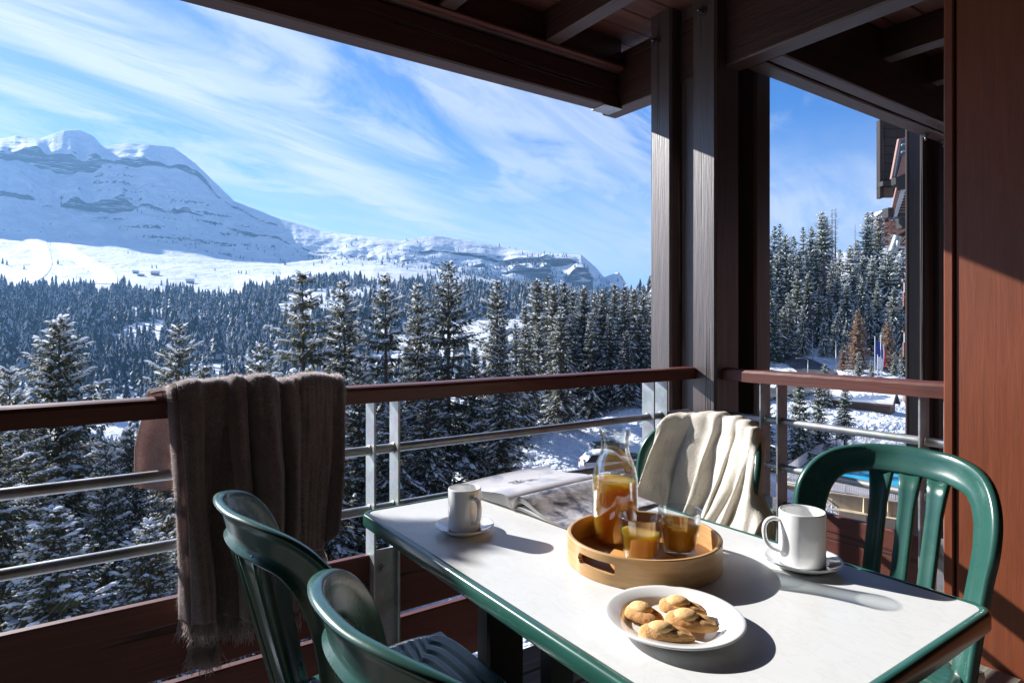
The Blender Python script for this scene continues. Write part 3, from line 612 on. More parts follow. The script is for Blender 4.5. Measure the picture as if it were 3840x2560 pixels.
# ================================================================ conifers one can tell apart
def conifer(seed, H=18.0, R=3.2, whorls=40, per=6, spray=0.16, wid=0.085, snowp=0.61, droop=0.25, base=0.06, lumps=1.27, needle=1.0, gaps=0.0, slen=0.36, lsize=1.0):
    """arrays for trunk, needles and snow of one snow laden conifer, foot at the origin"""
    rs = np.random.RandomState(seed)
    T = MB(); T.tube([(0, 0, -1.0), (0, 0, H * .3), (0.02 * H * rs.uniform(-.3, .3), 0, H * .7), (0, 0, H * 0.995)], [0.012 * H + .05, 0.0095 * H + .02, 0.0045 * H + .01, 0.006], 8)
    GV, SV = [], []; WV = []
    up = np.array([0, 0, 1.0])
    for i in range(whorls):
        t = (i + rs.uniform(-.3, .3)) / whorls; t = base + (1 - base) * (1 - (1 - min(max(t, 0), 1)) ** 1.12)
        if t > 0.995: continue
        env = R * (1 - t) ** 0.66 * (1.0 if t > 0.2 else 0.72 + 1.4 * t) + 0.10
        if rs.rand() < 0.18: env *= rs.uniform(0.55, 0.8)
        a0 = rs.rand() * 6.283
        for b in range(per):
            if rs.rand() < gaps: continue
            a = a0 + 6.283 * b / per + rs.uniform(-.35, .35); Lb = env * rs.uniform(0.62, 1.18)
            z = t * H + rs.uniform(-.12, .12)
            o = np.array([math.cos(a), math.sin(a), 0.0]); sd = np.array([-o[1], o[0], 0.0])
            p0 = math.tan(rad(38 - 46 * min(1, (1 - t) * 1.6))) if t > 0.6 else -droop * rs.uniform(0.6, 1.5)
            n = max(3, int(Lb / spray)); s = (np.arange(n) + rs.rand(n) * 0.7) / n
            s = 0.10 + 0.90 * s
            # spine: sags, then lifts at the tip
            sag = p0 * Lb * s - droop * 0.9 * Lb * s ** 2 + droop * 0.65 * Lb * s ** 4
            sp = np.array([0, 0, z]) + o * (Lb * s)[:, None] + up * sag[:, None]
            # twig along the spine
            WV.append(((0, 0, z), tuple(np.array([0, 0, z]) + o * Lb * .5 + up * (p0 * Lb * .5 - droop * .9 * Lb * .25)), 0.012 + 0.010 * Lb))
            for side in (-1, 1, 0):
                m = n if side else max(2, n // 2)
                k = np.arange(n) if side else rs.choice(n, m, replace=False)
                ln = (slen * Lb * (1.08 - s[k]) + 0.14) * rs.uniform(0.6, 1.25, m)
                ln = np.minimum(ln, 0.95)
                fw = rs.uniform(0.35, 1.0, m); dn = rs.uniform(0.05, 0.75, m) if side else rs.uniform(0.6, 1.6, m)
                d = o * fw[:, None] + sd * (side * rs.uniform(0.6, 1.0, m))[:, None] - up * dn[:, None]
                d /= np.linalg.norm(d, axis=1)[:, None]
                w = np.cross(d, up); w /= np.linalg.norm(w, axis=1)[:, None]
                w = w + up * rs.uniform(-.7, .7, m)[:, None]
                w = w * (wid * needle * rs.uniform(0.6, 1.3, m))[:, None]
                q = sp[k]; e = q + d * ln[:, None]; md = q + d * (ln * .45)[:, None]
                GV.append(np.stack([q, md - w, e, md + w], 1))
                if side == 0: continue
                ps = snowp * (0.45 + 0.75 * s[k])
                sm = rs.rand(m) < ps
                if sm.any():
                    lift = up * 0.025; kk = np.where(sm)[0]
                    hw = np.cross(d[kk], up); hw /= np.linalg.norm(hw, axis=1)[:, None]; hw = hw * (wid * rs.uniform(0.7, 1.45, len(kk)))[:, None]
                    f0 = rs.uniform(0.0, 0.4, len(kk)); f1 = f0 + rs.uniform(0.25, 0.6, len(kk))
                    A = q[kk] + d[kk] * (ln[kk] * f0)[:, None] + lift; B = q[kk] + d[kk] * (ln[kk] * f1)[:, None] + lift; Mm = (A + B) / 2 + up * 0.02
                    SV.append(np.stack([A, Mm - hw, B, Mm + hw], 1))
            # pillows of snow riding on the branch
            for q in range(rs.poisson(lumps * (0.6 + Lb * 0.45))):
                c = rs.uniform(0.35, 1.0); ctr = np.array([0, 0, z + 0.05]) + o * Lb * c + up * (p0 * Lb * c - droop * .9 * Lb * c * c + droop * .65 * Lb * c ** 4)
                ra = lsize * rs.uniform(0.12, 0.30) * (0.6 + 0.16 * Lb); rb = ra * rs.uniform(0.35, 0.7) / lsize ** .5; hh = ra * 0.42
                k = 7; th = np.arange(k) * 6.283 / k + rs.rand(); jr = rs.uniform(0.7, 1.3, k)
                ring = ctr + o * (np.cos(th) * ra * jr)[:, None] + sd * (np.sin(th) * rb * jr)[:, None] + up * (np.cos(th) * ra * jr * (p0 - droop * .9 * c))[:, None]
                tp = ctr + up * hh
                for j in range(k):
                    a1, b1 = ring[j], ring[(j + 1) % k]
                    SV.append(np.stack([a1, b1, tp * .55 + b1 * .45 + up * hh * .35, tp * .55 + a1 * .45 + up * hh * .35])[None]); 
                SV.append(np.stack([tp * .55 + ring[0] * .45 + up * hh * .35, tp * .55 + ring[2] * .45 + up * hh * .35, tp * .55 + ring[4] * .45 + up * hh * .35, tp * .55 + ring[6] * .45 + up * hh * .35])[None])
    for p, q, r in WV: T.tube([p, q], [r, r * .4], 3, cap=False)
    return T, np.concatenate(GV).reshape(-1, 3), np.concatenate(SV).reshape(-1, 3)
PROTO = {}
def proto(key, mat, barkm='bark', **kw):
    T, g, s = conifer(**kw)
    me = {}
    o = T.build('trunk', M[barkm]); me['trunk'] = o.data; bpy.data.objects.remove(o)
    o = mesh_np('crown', g, np.arange(len(g)).reshape(-1, 4), M[mat]); me['crown'] = o.data; bpy.data.objects.remove(o)
    o = mesh_np('snow', s, np.arange(len(s)).reshape(-1, 4), M['tree_snow']); me['snow'] = o.data; bpy.data.objects.remove(o)
    PROTO[key] = (kw.get('H', 18.0), me)
proto('near_a', 'spruce_needles', seed=1, H=20, R=4.83, whorls=46, per=7, spray=0.13, wid=0.062, snowp=0.72, droop=0.30, lumps=2.55, slen=0.42)
proto('near_b', 'spruce_needles', seed=2, H=20, R=4.02, whorls=44, per=7, spray=0.13, wid=0.062, snowp=0.67, droop=0.34, lumps=2.29, slen=0.42)
proto('mid_a', 'spruce_needles', seed=3, H=20, R=5.00, whorls=42, per=6, snowp=0.58, droop=0.28, gaps=0.12, lumps=1.41, lsize=1.25)
proto('mid_b', 'spruce_needles', seed=4, H=20, R=4.16, whorls=44, per=6, snowp=0.64, droop=0.36, gaps=0.08, lumps=1.53, lsize=1.25)
proto('mid_c', 'spruce_needles', seed=5, H=20, R=5.50, whorls=38, per=6, snowp=0.55, droop=0.18, gaps=0.2, lumps=1.27, lsize=1.25)
proto('row_a', 'spruce_needles', seed=6, H=20, R=4.15, whorls=44, per=7, spray=0.2, wid=0.12, snowp=0.58, droop=0.40, gaps=0.1, lumps=0.88, lsize=1.6)
proto('row_b', 'spruce_needles', seed=7, H=20, R=4.75, whorls=42, per=7, spray=0.2, wid=0.12, snowp=0.52, droop=0.3, gaps=0.15, lumps=0.88, lsize=1.6)
proto('hill_a', 'pine_needles', seed=8, H=24, R=4.97, whorls=40, per=7, spray=0.30, wid=0.17, snowp=0.52, droop=0.40, gaps=0.05, lumps=1.02, lsize=2.3)
proto('hill_b', 'pine_needles', seed=9, H=24, R=5.90, whorls=38, per=7, spray=0.30, wid=0.17, snowp=0.61, droop=0.30, gaps=0.05, lumps=1.27, lsize=2.3)
proto('hill_c', 'pine_needles', seed=10, H=24, R=4.51, whorls=40, per=6, spray=0.30, wid=0.16, snowp=0.32, droop=0.35, gaps=0.1, lumps=0.30, lsize=2.3)
proto('larch', 'larch_twigs', 'dead_bark', seed=11, H=12, R=3.0, whorls=44, per=8, spray=0.16, wid=0.075, snowp=0.23, droop=-0.05, lumps=0.08, slen=0.3)
proto('rusty', 'rust_needles', seed=12, H=22, R=2.6, whorls=42, per=7, spray=0.26, wid=0.12, snowp=0.80, droop=0.35, lumps=1.27)
proto('young', 'pine_needles', seed=13, H=9, R=2.2, whorls=26, per=7, spray=0.16, wid=0.085, snowp=0.58, droop=0.12, lumps=1.53)
proto('bare', 'dead_bark', 'dead_bark', seed=14, H=24, R=3.4, whorls=30, per=5, spray=0.5, wid=0.05, snowp=0.14, droop=0.30, base=0.35, gaps=0.3, lumps=0.04, slen=0.16)
proto('mid_d', 'spruce_needles', seed=33, H=20, R=4.4, whorls=34, per=6, snowp=0.55, droop=0.42, gaps=0.22, lumps=1.3, lsize=1.3)
proto('mid_e', 'spruce_needles', seed=34, H=20, R=3.6, whorls=46, per=7, snowp=0.62, droop=0.12, gaps=0.15, lumps=1.4, lsize=1.2)
proto('near_c', 'spruce_needles', seed=31, H=20, R=4.6, whorls=38, per=7, spray=0.13, wid=0.062, snowp=0.72, droop=0.20, gaps=0.12, lumps=2.2, slen=0.40)
proto('row_c', 'spruce_needles', seed=35, H=20, R=3.6, whorls=36, per=6, spray=0.2, wid=0.12, snowp=0.62, droop=0.45, gaps=0.22, lumps=0.9, lsize=1.7)
TRN = [0]
def tree(key, px, ytop, D, label, group, name='spruce_tree', foot=None, wide=1.0, cat='tree'):
    """a conifer standing on the land at forward distance D whose tip is as high as the photo shows"""
    f = ground(px, D) if foot is None else foot; top = CAMZ + (HZ - ytop) / FPX * D
    H, me = PROTO[key]; h = top - f; TRN[0] += 1
    p = gpt(px, D, f); k = h / H
    o = thing(name, p, label, cat, group, rz=(TRN[0] * 2.399) % 6.283); o.scale = (k * wide, k * wide, k)
    for nm in ('trunk', 'crown', 'snow'):
        c = bpy.data.objects.new(nm, me[nm]); COL.objects.link(c); c.parent = o
    return o
G1 = 'spruces growing close below the balcony'
tree('near_a', 222, 1194, 31, 'broad snowy spruce left of the brown throw with its tip just above the handrail', G1, foot=-18.5, wide=1.15)
tree('near_c', 36, 1372, 27, 'small snow clumped spruce at the left edge of the view behind the handrail', G1, foot=-18)
tree('near_c', 672, 1214, 36, 'spruce with a narrow snowy tip rising behind the draped brown throw', G1, foot=-19.5)
tree('near_c', 975, 1284, 40, 'lower snowy spruce tip showing right above the fold of the brown throw', G1, foot=-19)
tree('near_b', 765, 1372, 33, 'short snowy spruce tip just left of the top of the brown throw', G1, foot=-20)
tree('near_b', 395, 1640, 27, 'slim little snow covered spruce seen between the handrail and the upper steel bar', G1, foot=-18.5, wide=0.8)
tree('near_a', 488, 1600, 30, 'dark pointed young spruce just left of the hanging brown throw', G1, foot=-18.5, wide=0.8)
tree('near_a', -70, 1500, 22, 'wide spruce cut by the left edge with heavy snowy boughs below the handrail', G1, foot=-18, wide=1.1)
tree('near_b', 200, 1900, 19, 'spruce bough mass filling the gap between the two left steel bars', G1, foot=-17.5, wide=1.4)
tree('near_a', 560, 1960, 22, 'snow flecked spruce low behind the left end of the throw', G1, foot=-17.5, wide=1.3)
tree('near_c', 905, 1560, 27, 'bushy spruce standing behind the brown throw', G1, foot=-18, wide=1.2)
G2 = 'tall spruces in front of the valley'
tree('mid_d', 1134, 1016, 45, 'leftmost tall spruce of the group, with long dark snowy limbs above the throw', G2, wide=1.2)
tree('mid_b', 1288, 1052, 47, 'tall ragged spruce between the throw and the twin steel posts', G2)
tree('mid_d', 1444, 1022, 46, 'tall spruce with bare brown trunk right above the twin steel posts', G2)
tree('mid_b', 1567, 1064, 47, 'narrow dark spruce left of the tallest spruce', G2, wide=0.85)
tree('mid_c', 1682, 980, 46, 'tallest spruce of all, an open crown with a visible trunk over the white mug', G2, wide=1.1)
tree('mid_a', 1864, 1052, 50, 'flat topped spruce right of the tallest one with side limbs near its tip', G2)
tree('mid_e', 1884, 1222, 44, 'lower olive green spruce in front of the flat topped one', G2, wide=1.15)
tree('mid_e', 1345, 1330, 41, 'lower bushy spruce behind the handrail right of the throw', G2, wide=1.1)
tree('mid_a', 1610, 1400, 42, 'lower dark spruce standing beneath the tallest spruce', G2, wide=1.1)
tree('mid_b', 1480, 1420, 40, 'lower spruce whose trunk shows between the twin steel posts', G2, wide=1.1)
tree('mid_a', 1225, 1470, 38, 'lower spruce just right of the throw under the handrail', G2, wide=1.2)
tree('mid_b', 1780, 1300, 46, 'short snowy spruce in the gap right of the tallest spruce', G2)
G3 = 'row of spruces behind the parking place'
row = [(1969, 1148, 62), (2014, 1046, 84), (2053, 1036, 86), (2078, 1068, 80), (2116, 1058, 84), (2148, 1094, 88), (2190, 1072, 82), (2230, 1096, 88), (2261, 1086, 82), (2305, 1068, 86), (2342, 1074, 80), (2378, 1082, 88), (2413, 1072, 84), (2450, 1090, 86)]
for i, (px, y, D) in enumerate(row): tree(('row_a', 'row_b', 'row_c', 'row_b', 'row_a')[i % 5], px, y, D, 'slender dark spruce in the close row left of the corner post', G3)
for px, y, D in [(1935, 1200, 60), (2020, 1210, 72), (2140, 1200, 78), (2215, 1180, 76), (2290, 1190, 78), (2400, 1180, 80), (2350, 1240, 76)]:
    tree('row_c' if int(px) % 2 else 'row_b', px, y, D, 'snowy spruce filling the close row left of the corner post', 'spruces filling the row behind the parking place', wide=1.15)
tree('mid_b', 2103, 1150, 64, 'pale frosted spruce standing forward of the dark row, lit from the left', G3 + ' front', wide=1.15)
# wooded hill seen between the posts on the right
G4 = 'conifers on the hill beyond the road'
hill = [('hill_c', 2905, 845, 165), ('hill_c', 2925, 838, 172), ('hill_b', 2945, 880, 150), ('hill_a', 2975, 885, 158), ('hill_c', 3012, 850, 175), ('hill_a', 3042, 850, 168), ('hill_b', 3082, 795, 170),
        ('hill_a', 3097, 812, 180), ('hill_a', 3150, 935, 160), ('hill_b', 3188, 920, 158), ('hill_a', 3252, 797, 165), ('hill_a', 3271, 795, 176), ('hill_b', 3293, 805, 168), ('hill_a', 3345, 880, 150),
        ('hill_b', 3330, 935, 140), ('hill_a', 3388, 925, 148), ('hill_b', 3215, 900, 172), ('hill_c', 3060, 905, 155), ('hill_a', 3120, 985, 148), ('hill_b', 3272, 960, 142)]
names = {0: 'leftmost tall dark conifer of the hill, beside the dark corner post', 6: 'high dark pointed conifer left of the bare twin trees', 10: 'left one of the tall snowy firs in front of the hill chalet',
         12: 'broad snowy fir right below the hill chalet', 14: 'dark snow barred fir beneath the drainpipe of the neighbouring roof'}
for i, (k, px, y, D) in enumerate(hill):
    tree(k, px, y, D, names.get(i, 'snowy conifer among the crowded firs on the hill beyond the road'), G4 if i not in names else None, name='conifer_tree')
for px, y, D in [(2890, 1000, 140), (2930, 1030, 138), (2990, 1010, 142), (3030, 1020, 140), (3110, 1090, 134), (3175, 1060, 136), (3230, 1040, 138), (3290, 1060, 134), (3350, 1080, 130), (3400, 1060, 134), (3070, 1080, 136), (3210, 1120, 130), (3330, 1170, 126), (3430, 1000, 138), (3150, 1150, 130), (2880, 930, 150), (2915, 950, 148), (2960, 960, 146), (2998, 940, 150), (3028, 960, 148), (3140, 1020, 142), (3235, 960, 150), (3310, 990, 142), (3365, 970, 145), (3200, 1000, 144), (3260, 1110, 130), (3380, 1150, 126), (3130, 1200, 128), (3090, 1190, 128), (3170, 1220, 124), (3310, 1230, 122), (2960, 1100, 134), (3010, 1150, 130), (2890, 1090, 134)]:
    tree(('hill_a', 'hill_b')[int(px) % 2], px, y, D, 'snow barred fir in the lower ranks of the hill beyond the road', 'firs in the lower ranks of the hill', name='conifer_tree')
for i in range(26):                                                          # the same wood going on behind the posts
    px = 2462 + i * 16.5; y = 1010 - 150 * min(1, i / 16) + 40 * math.sin(i * 2.1); tree(('hill_a', 'hill_b', 'hill_c')[i % 3], px, y, 128 + (i * 37) % 50, 'conifer of the hillside wood hidden behind the corner posts', 'conifers behind the corner posts', name='conifer_tree')
tree('rusty', 3090, 950, 146, 'rust brown dying fir among the green ones on the hill', None, name='conifer_tree')
tree('rusty', 3040, 1120, 136, 'lower rust brown fir beside the curve of the road', None, name='conifer_tree')
tree('bare', 3120, 783, 178, 'left one of two bare twiggy trees standing above the hill', None, name='bare_tree')
tree('bare', 3133, 780, 172, 'right one of two bare twiggy trees standing above the hill', None, name='bare_tree')
tree('bare', 3207, 838, 190, 'thin bare tree just left of the hill chalet', None, name='bare_tree', wide=0.6)
for i, (px, y, D, l) in enumerate([(2905, 1160, 128, 'young green fir above the snow bank by the corner post'), (2940, 1150, 130, 'second young green fir from the corner post by the snow bank')]):
    tree('young', px, y, D, l, None, name='young_fir')
tree('larch', 3218, 1165, 112, 'tall bare brown larch left of the flagpoles', None, name='larch_tree')
tree('larch', 3330, 1205, 114, 'bare brown larch right of the flagpoles', None, name='larch_tree')
tree('larch', 3160, 1300, 114, 'small bare brown larch at the foot of the tall larch', None, name='larch_tree')
tree('young', 3220, 1320, 100, 'small snowy fir below the tall brown larch', None, name='young_fir')
tree('young', 3268, 1350, 98, 'small dark fir at the foot of the flagpoles', None, name='young_fir')
tree('young', 3355, 1320, 100, 'bright yellowish green young fir right of the flagpoles', None, name='young_fir')
tree('young', 3390, 1290, 104, 'young fir partly behind the neighbouring timber post', None, name='young_fir')
tree('young', 3094, 1365, 88, 'tiny snowy fir beside the road just above the right handrail', None, name='young_fir')
tree('young', 2998, 1440, 66, 'full round fir below the right handrail nearest the corner', None, name='young_fir', foot=-14.5, wide=1.05)
tree('young', 3070, 1430, 70, 'middle fir of the three below the right handrail', None, name='young_fir', foot=-13)
tree('young', 3168, 1440, 72, 'right fir of the three below the right handrail, leaning over the snow bank', None, name='young_fir', foot=-12)
tree('young', 2870, 1470, 64, 'fir half hidden behind the corner posts under the handrail', None, name='young_fir', foot=-14)
# scattered little trees far off on the open snow
G5 = 'lone firs far off on the open snow'
rs2 = np.random.RandomState(77)
V, Fc, Mi = FIRS[2]; o_ = mesh_np('far_fir', V, Fc, [M['far_needles'], M['far_snow']], Mi); far_me = o_.data; bpy.data.objects.remove(o_)
def lone(px, D, h):
    o = bpy.data.objects.new('lone_fir', far_me); COL.objects.link(o); o.location = ground_pt(px, D, -0.3); o.scale = (h, h, h); o.rotation_euler = (0, 0, rs2.rand() * 6.28)
    tag(o, 'tiny lone fir far off on the open snowy slope', 'tree', G5)
for px, D, h in [(10, 1560, 17), (26, 1540, 15), (90, 1500, 12), (217, 1620, 14), (6, 1240, 24), (17, 1230, 22), (570, 1640, 11), (587, 1640, 10), (605, 1330, 14), (627, 1320, 20), (677, 1330, 15), (686, 1325, 16), (723, 1270, 20), (480, 1900, 9), (262, 2150, 10), (806, 1720, 10), (735, 1560, 8), (895, 1700, 11), (905, 1690, 11), (923, 1690, 12), (1025, 1700, 10), (1050, 1700, 10), (35, 2480, 16), (515, 2440, 14), (531, 2430, 14), (640, 1325, 12), (660, 1290, 14), (780, 1200, 17), (830, 1210, 18)]: lone(px, D, h)
for i in range(150):
    if i < 60: px = rs2.uniform(560, 1230); D = rs2.uniform(2280, 2560)
    else: px = rs2.uniform(1180, 2150); D = rs2.uniform(2150, 2620)
    lone(px, D, rs2.uniform(8, 17))

# unseen spruce added past the left edge, its bough shaped to shade the table
o = tree('near_b', -6807, -5400, 1.7, 'unseen spruce added beyond the left edge, its long bough shaped to shade the table end', None, foot=-14, wide=0.40)
T2 = MB(); rb = np.random.RandomState(21); gq, sq = [], []
p0 = Vector(o.location); p0.z = CAMZ + 1.54; p1 = Vector((-0.66, 4.60, CAMZ + 1.39)); L2 = (p1 - p0)
for i in range(2600):
    t = rb.rand() ** 0.8; c = p0.lerp(p1, t) + Vector((0, 0, -0.10 * math.sin(t * PI))); d = (L2.normalized() * rb.uniform(.2, 1) + Vector((rb.uniform(-.8, .8), rb.uniform(-.8, .8), rb.uniform(-.8, .3)))).normalized(); ln = rb.uniform(.08, .22) * (1.15 - .4 * t)
    w = d.cross(Vector((0, 0, 1))).normalized() * .028 + Vector((0, 0, rb.uniform(-.02, .02)))
    gq += [c, c + d * ln * .45 - w, c + d * ln, c + d * ln * .45 + w]
    if rb.rand() < .6: w2 = w * 1.2; u = Vector((0, 0, .03)); sq += [c + u, c + d * ln * .4 - w2 + u, c + d * ln * .8 + u, c + d * ln * .4 + w2 + u]
inv = Matrix.LocRotScale(o.location, o.rotation_euler, o.scale).inverted()
me_ = mesh_np('branch', [inv @ v for v in gq], np.arange(len(gq)).reshape(-1, 4), M['spruce_needles'], None, o)
me_ = mesh_np('snow', [inv @ v for v in sq], np.arange(len(sq)).reshape(-1, 4), M['tree_snow'], None, o)
T2.tube([inv @ p0, inv @ p1], [.05, .012], 6, cap=False); T2.build('branch', M['bark'], o, local=True)

# ================================================================ things on the right: road, lamps, flags, pool, huts, neighbouring building
def hit(px, py, d0=20.0, d1=400.0):
    """where the line of sight through a photo point meets the land"""
    D = d0
    while D < d1:
        if CAMZ + (HZ - py) / FPX * D <= ground(px, D): return D
        D += 0.4
    return d1
def zpt(px, py, z):                               # where it meets the level z (relative to the eye)
    D = z * FPX / (HZ - py); return gpt(px, D, CAMZ + z)
# road: a ribbon laid on the land
cl = [(2560, 1322), (2700, 1324), (2800, 1328), (2900, 1337), (2975, 1356), (3030, 1379), (3062, 1404), (3045, 1434), (2985, 1458), (2900, 1474), (2780, 1490), (2640, 1505), (2540, 1520)]
pc = [gpt(x, hit(x, y, 60), 0) for x, y in cl]; pc = catmull(pc, 8)
def dof(p): return p.dot(FW)
def pxof(p): return CX + FPX * p.dot(RT) / p.dot(FW)
m = MB(); P = []
for i, p in enumerate(pc):
    t = (pc[min(i + 1, len(pc) - 1)] - pc[max(i - 1, 0)]).normalized(); s = Vector((-t.y, t.x, 0)); row = []
    for k in range(7):
        q = p + s * (-3.2 + 6.4 * k / 6); q.z = ground(pxof(q), dof(q)) + 0.16; row.append(q)
    zc = sorted(q.z for q in row)[3]
    for q in row: q.z = max(q.z, zc)
    P.append(row)
m.grid(P); o = m.build('road', M['asphalt']); tag(o, 'grey cleared road curving below the wooded hill', None, None, 'structure')
def lamp(px, ytop, ybase, arm, label):
    D = hit(px, ybase, 60); z0 = ground(px, D); z1 = CAMZ + (HZ - ytop) / FPX * D; p = gpt(px, D, z0)
    R = thing('street_lamp', p, label, 'street lamp', 'street lamps along the road')
    m = MB(); m.tube([p, p + Vector((0, 0, 1.0)), Vector((p.x, p.y, z1))], [0.10, 0.085, 0.05], 8); m.build('pole', M['grey_paint'], R)
    m = MB(); e = Vector((p.x, p.y, z1)); tip = e - RT * arm + Vector((0, 0, 0.25)); m.tube([e, e.lerp(tip, .5) + Vector((0, 0, .15)), tip], 0.04, 6); m.build('arm', M['grey_paint'], R)
    m = MB(); m.obox(tip - RT * 0.3, RT, FW, (0.75, 0.28, 0.12), 0, 0.04); m.build('lamp_head', M['grey_paint'], R)
lamp(3047, 1238, 1350, 1.2, 'thin grey street lamp by the far snow bank, left of the tall two')
lamp(3135, 1278, 1412, 1.6, 'grey street lamp with an arm to the left, right of the road bend')
lamp(3030, 1348, 1425, 1.4, 'low street lamp nearer the handrail, its head just above it')
def flagpole(px, ytop, D, cols, label, lo, hi):
    z0 = ground(px, D); z1 = CAMZ + (HZ - ytop) / FPX * D; p = gpt(px, D, z0)
    R = thing('flagpole', p, label, 'flagpole', 'flagpoles above the pool')
    m = MB(); m.tube([p, Vector((p.x, p.y, z1))], [0.07, 0.045], 8); m.lathe((p.x, p.y, z1), [(0.001, 0.10), (0.06, 0.05), (0.001, 0.0)], 8); m.build('pole', M['white_paint'], R)
    m = MB(); nk = 13; n = 12
    za = z1 - lo; zb = z1 - hi
    for c in range(len(cols)):                                              # flag hanging limp in folds, its stripes side by side
        P = []
        for i in range(n + 1):
            t = i / n; row = []
            for j in range(5):
                u = (c + j / 4) / len(cols); w = 0.85 * (0.55 + 0.45 * math.sin(2.4 * t + .5))
                q = Vector((p.x, p.y, za + (zb - za) * t - 0.35 * u)) + RT * (0.06 + w * u) + FW * (0.13 * math.sin(u * 9 + t * 2)); row.append(q)
            P.append(row)
        m.grid(P, c)
    m.build('flag', [M[k] for k in cols], R)
flagpole(3281, 1262, 104, ['flag_blue'], 'flagpole with a dark blue flag, left of the three', 0.5, 4.2)
flagpole(3291, 1330, 100, ['flag_white'], 'short flagpole with a white flag between the other two', 0.2, 2.2)
flagpole(3303, 1257, 104, ['flag_blue', 'flag_white', 'flag_red'], 'flagpole with a blue white and red flag, right of the three', 1.4, 5.0)
# ---------------------------------------------------------------- pool on its walled terrace
ZD = -14.1
near = [zpt(x, y, ZD) for x, y in [(2930, 1806), (3020, 1824), (3120, 1843), (3254, 1862), (3419, 1884), (3600, 1908), (3900, 1950)]]
farc = [zpt(x, y, ZD) for x, y in [(3900, 1668), (3500, 1664), (3390, 1662), (3260, 1664), (3150, 1680), (3060, 1712), (2985, 1765), (2945, 1795)]]
poly = near + farc
PT = thing('pool_terrace', (near[2].x, near[2].y, CAMZ + ZD - 3.5), 'paved terrace on a cream concrete retaining wall round the outdoor pool', 'terrace')
m = MB(); n = len(poly); m.add(poly, [tuple(range(n))]); m.build('paving', M['paving'], PT)
m = MB()
lowz = CAMZ + ZD - 4.2
for i in range(n):
    a, b = poly[i], poly[(i + 1) % n]; m.add([a - Vector((0, 0, .004)), b - Vector((0, 0, .004)), (b.x, b.y, lowz), (a.x, a.y, lowz)], [(0, 1, 2, 3)])
m.build('retaining_wall', M['concrete'], PT)
m = MB()
for i in range(len(near) - 1):
    a, b = near[i], near[i + 1]; d = (b - a).normalized(); nn = Vector((d.y, -d.x, 0)); c = (a + b) / 2
    if nn.dot(FW) > 0: nn = -nn
    m.obox(c + nn * 0.10 - Vector((0, 0, 0.08)), d, nn, ((b - a).length, 0.22, 0.14), 0, 0.01)
    m.obox(c + nn * 0.35 - Vector((0, 0, 1.75)), d, nn, ((b - a).length, 0.7, 0.9), 0, 0.02)
m.build('coping', M['concrete'], PT)
for px in (3240, 3330, 3420):
    i = 3 if px < 3254 else 4
    a = zpt(px, np.interp(px, [3120, 3254, 3419, 3600], [1843, 1862, 1884, 1908]), ZD)
    m = MB(); m.obox(a - FW * 0.12 - Vector((0, 0, 1.6)), RT, FW, (0.30, 0.26, 3.0), 0, 0.01); m.build('buttress', M['concrete'], PT)
wp = [zpt(x, y, ZD) for x, y in [(3060, 1782), (3156, 1803), (3254, 1819), (3430, 1841), (3640, 1800), (3560, 1740), (3300, 1712), (3222, 1744), (3156, 1772)]]
wc = sum(wp, Vector()) / len(wp)
m = MB(); m.add([Vector((p.x, p.y, p.z + 0.010)) for p in wp], [tuple(range(len(wp)))]); o = m.build('pool_water', M['pool_water']); tag(o, 'bright turquoise water of the outdoor pool', None, None, 'structure')
m = MB(); k = len(wp)
vo = [wc + (p - wc) * 1.035 for p in wp]
m.add([Vector((p.x, p.y, p.z + .012)) for p in wp] + [Vector((p.x, p.y, p.z + 0.10)) for p in wp] + [Vector((p.x, p.y, p.z + 0.10)) for p in vo] + [Vector((p.x, p.y, p.z + .004)) for p in vo],
      [(a * k + i, a * k + (i + 1) % k, (a + 1) * k + (i + 1) % k, (a + 1) * k + i) for a in range(3) for i in range(k)]); m.build('pool_edge', M['paving'], PT)
def fence(line, h, label, rail, every, post_every):
    R = thing('pool_fence', line[0], label, 'fence', 'white bar fences round the pool')
    bars = MB(); rl = MB(); acc = 0
    pts = [Vector(p) for p in line]; tot = sum((pts[i + 1] - pts[i]).length for i in range(len(pts) - 1)); s = 0.0; posts = []
    def along(s):
        for i in range(len(pts) - 1):
            l = (pts[i + 1] - pts[i]).length
            if s <= l: return pts[i].lerp(pts[i + 1], s / l)
            s -= l
        return pts[-1]
    while s < tot: bars.tube([along(s) + Vector((0, 0, .08)), along(s) + Vector((0, 0, h - .06))], 0.019, 4, cap=False); s += every
    bars.build('bars', M['white_paint'], R)
    rl.tube([p + Vector((0, 0, h)) for p in pts], 0.05, 6); rl.build('top_rail', M[rail], R)
    rl = MB(); rl.tube([p + Vector((0, 0, .07)) for p in pts], 0.02, 6); rl.build('bottom_rail', M['white_paint'], R)
    s = 0.0
    while s <= tot: m = MB(); p = along(s); m.tube([p, p + Vector((0, 0, h))], 0.035, 6); m.build('post', M['white_paint'], R); s += post_every
up = Vector((0, 0, .02))
fence([p + up for p in near[:6]], 1.05, 'white bar fence along the front edge of the pool terrace above the cream wall', 'white_paint', 0.13, 1.8)
fence(catmull([p + up for p in reversed(farc[1:])], 6), 1.15, 'curved white bar fence with brown top rail round the far side of the pool', 'red_timber_x', 0.13, 2.0)
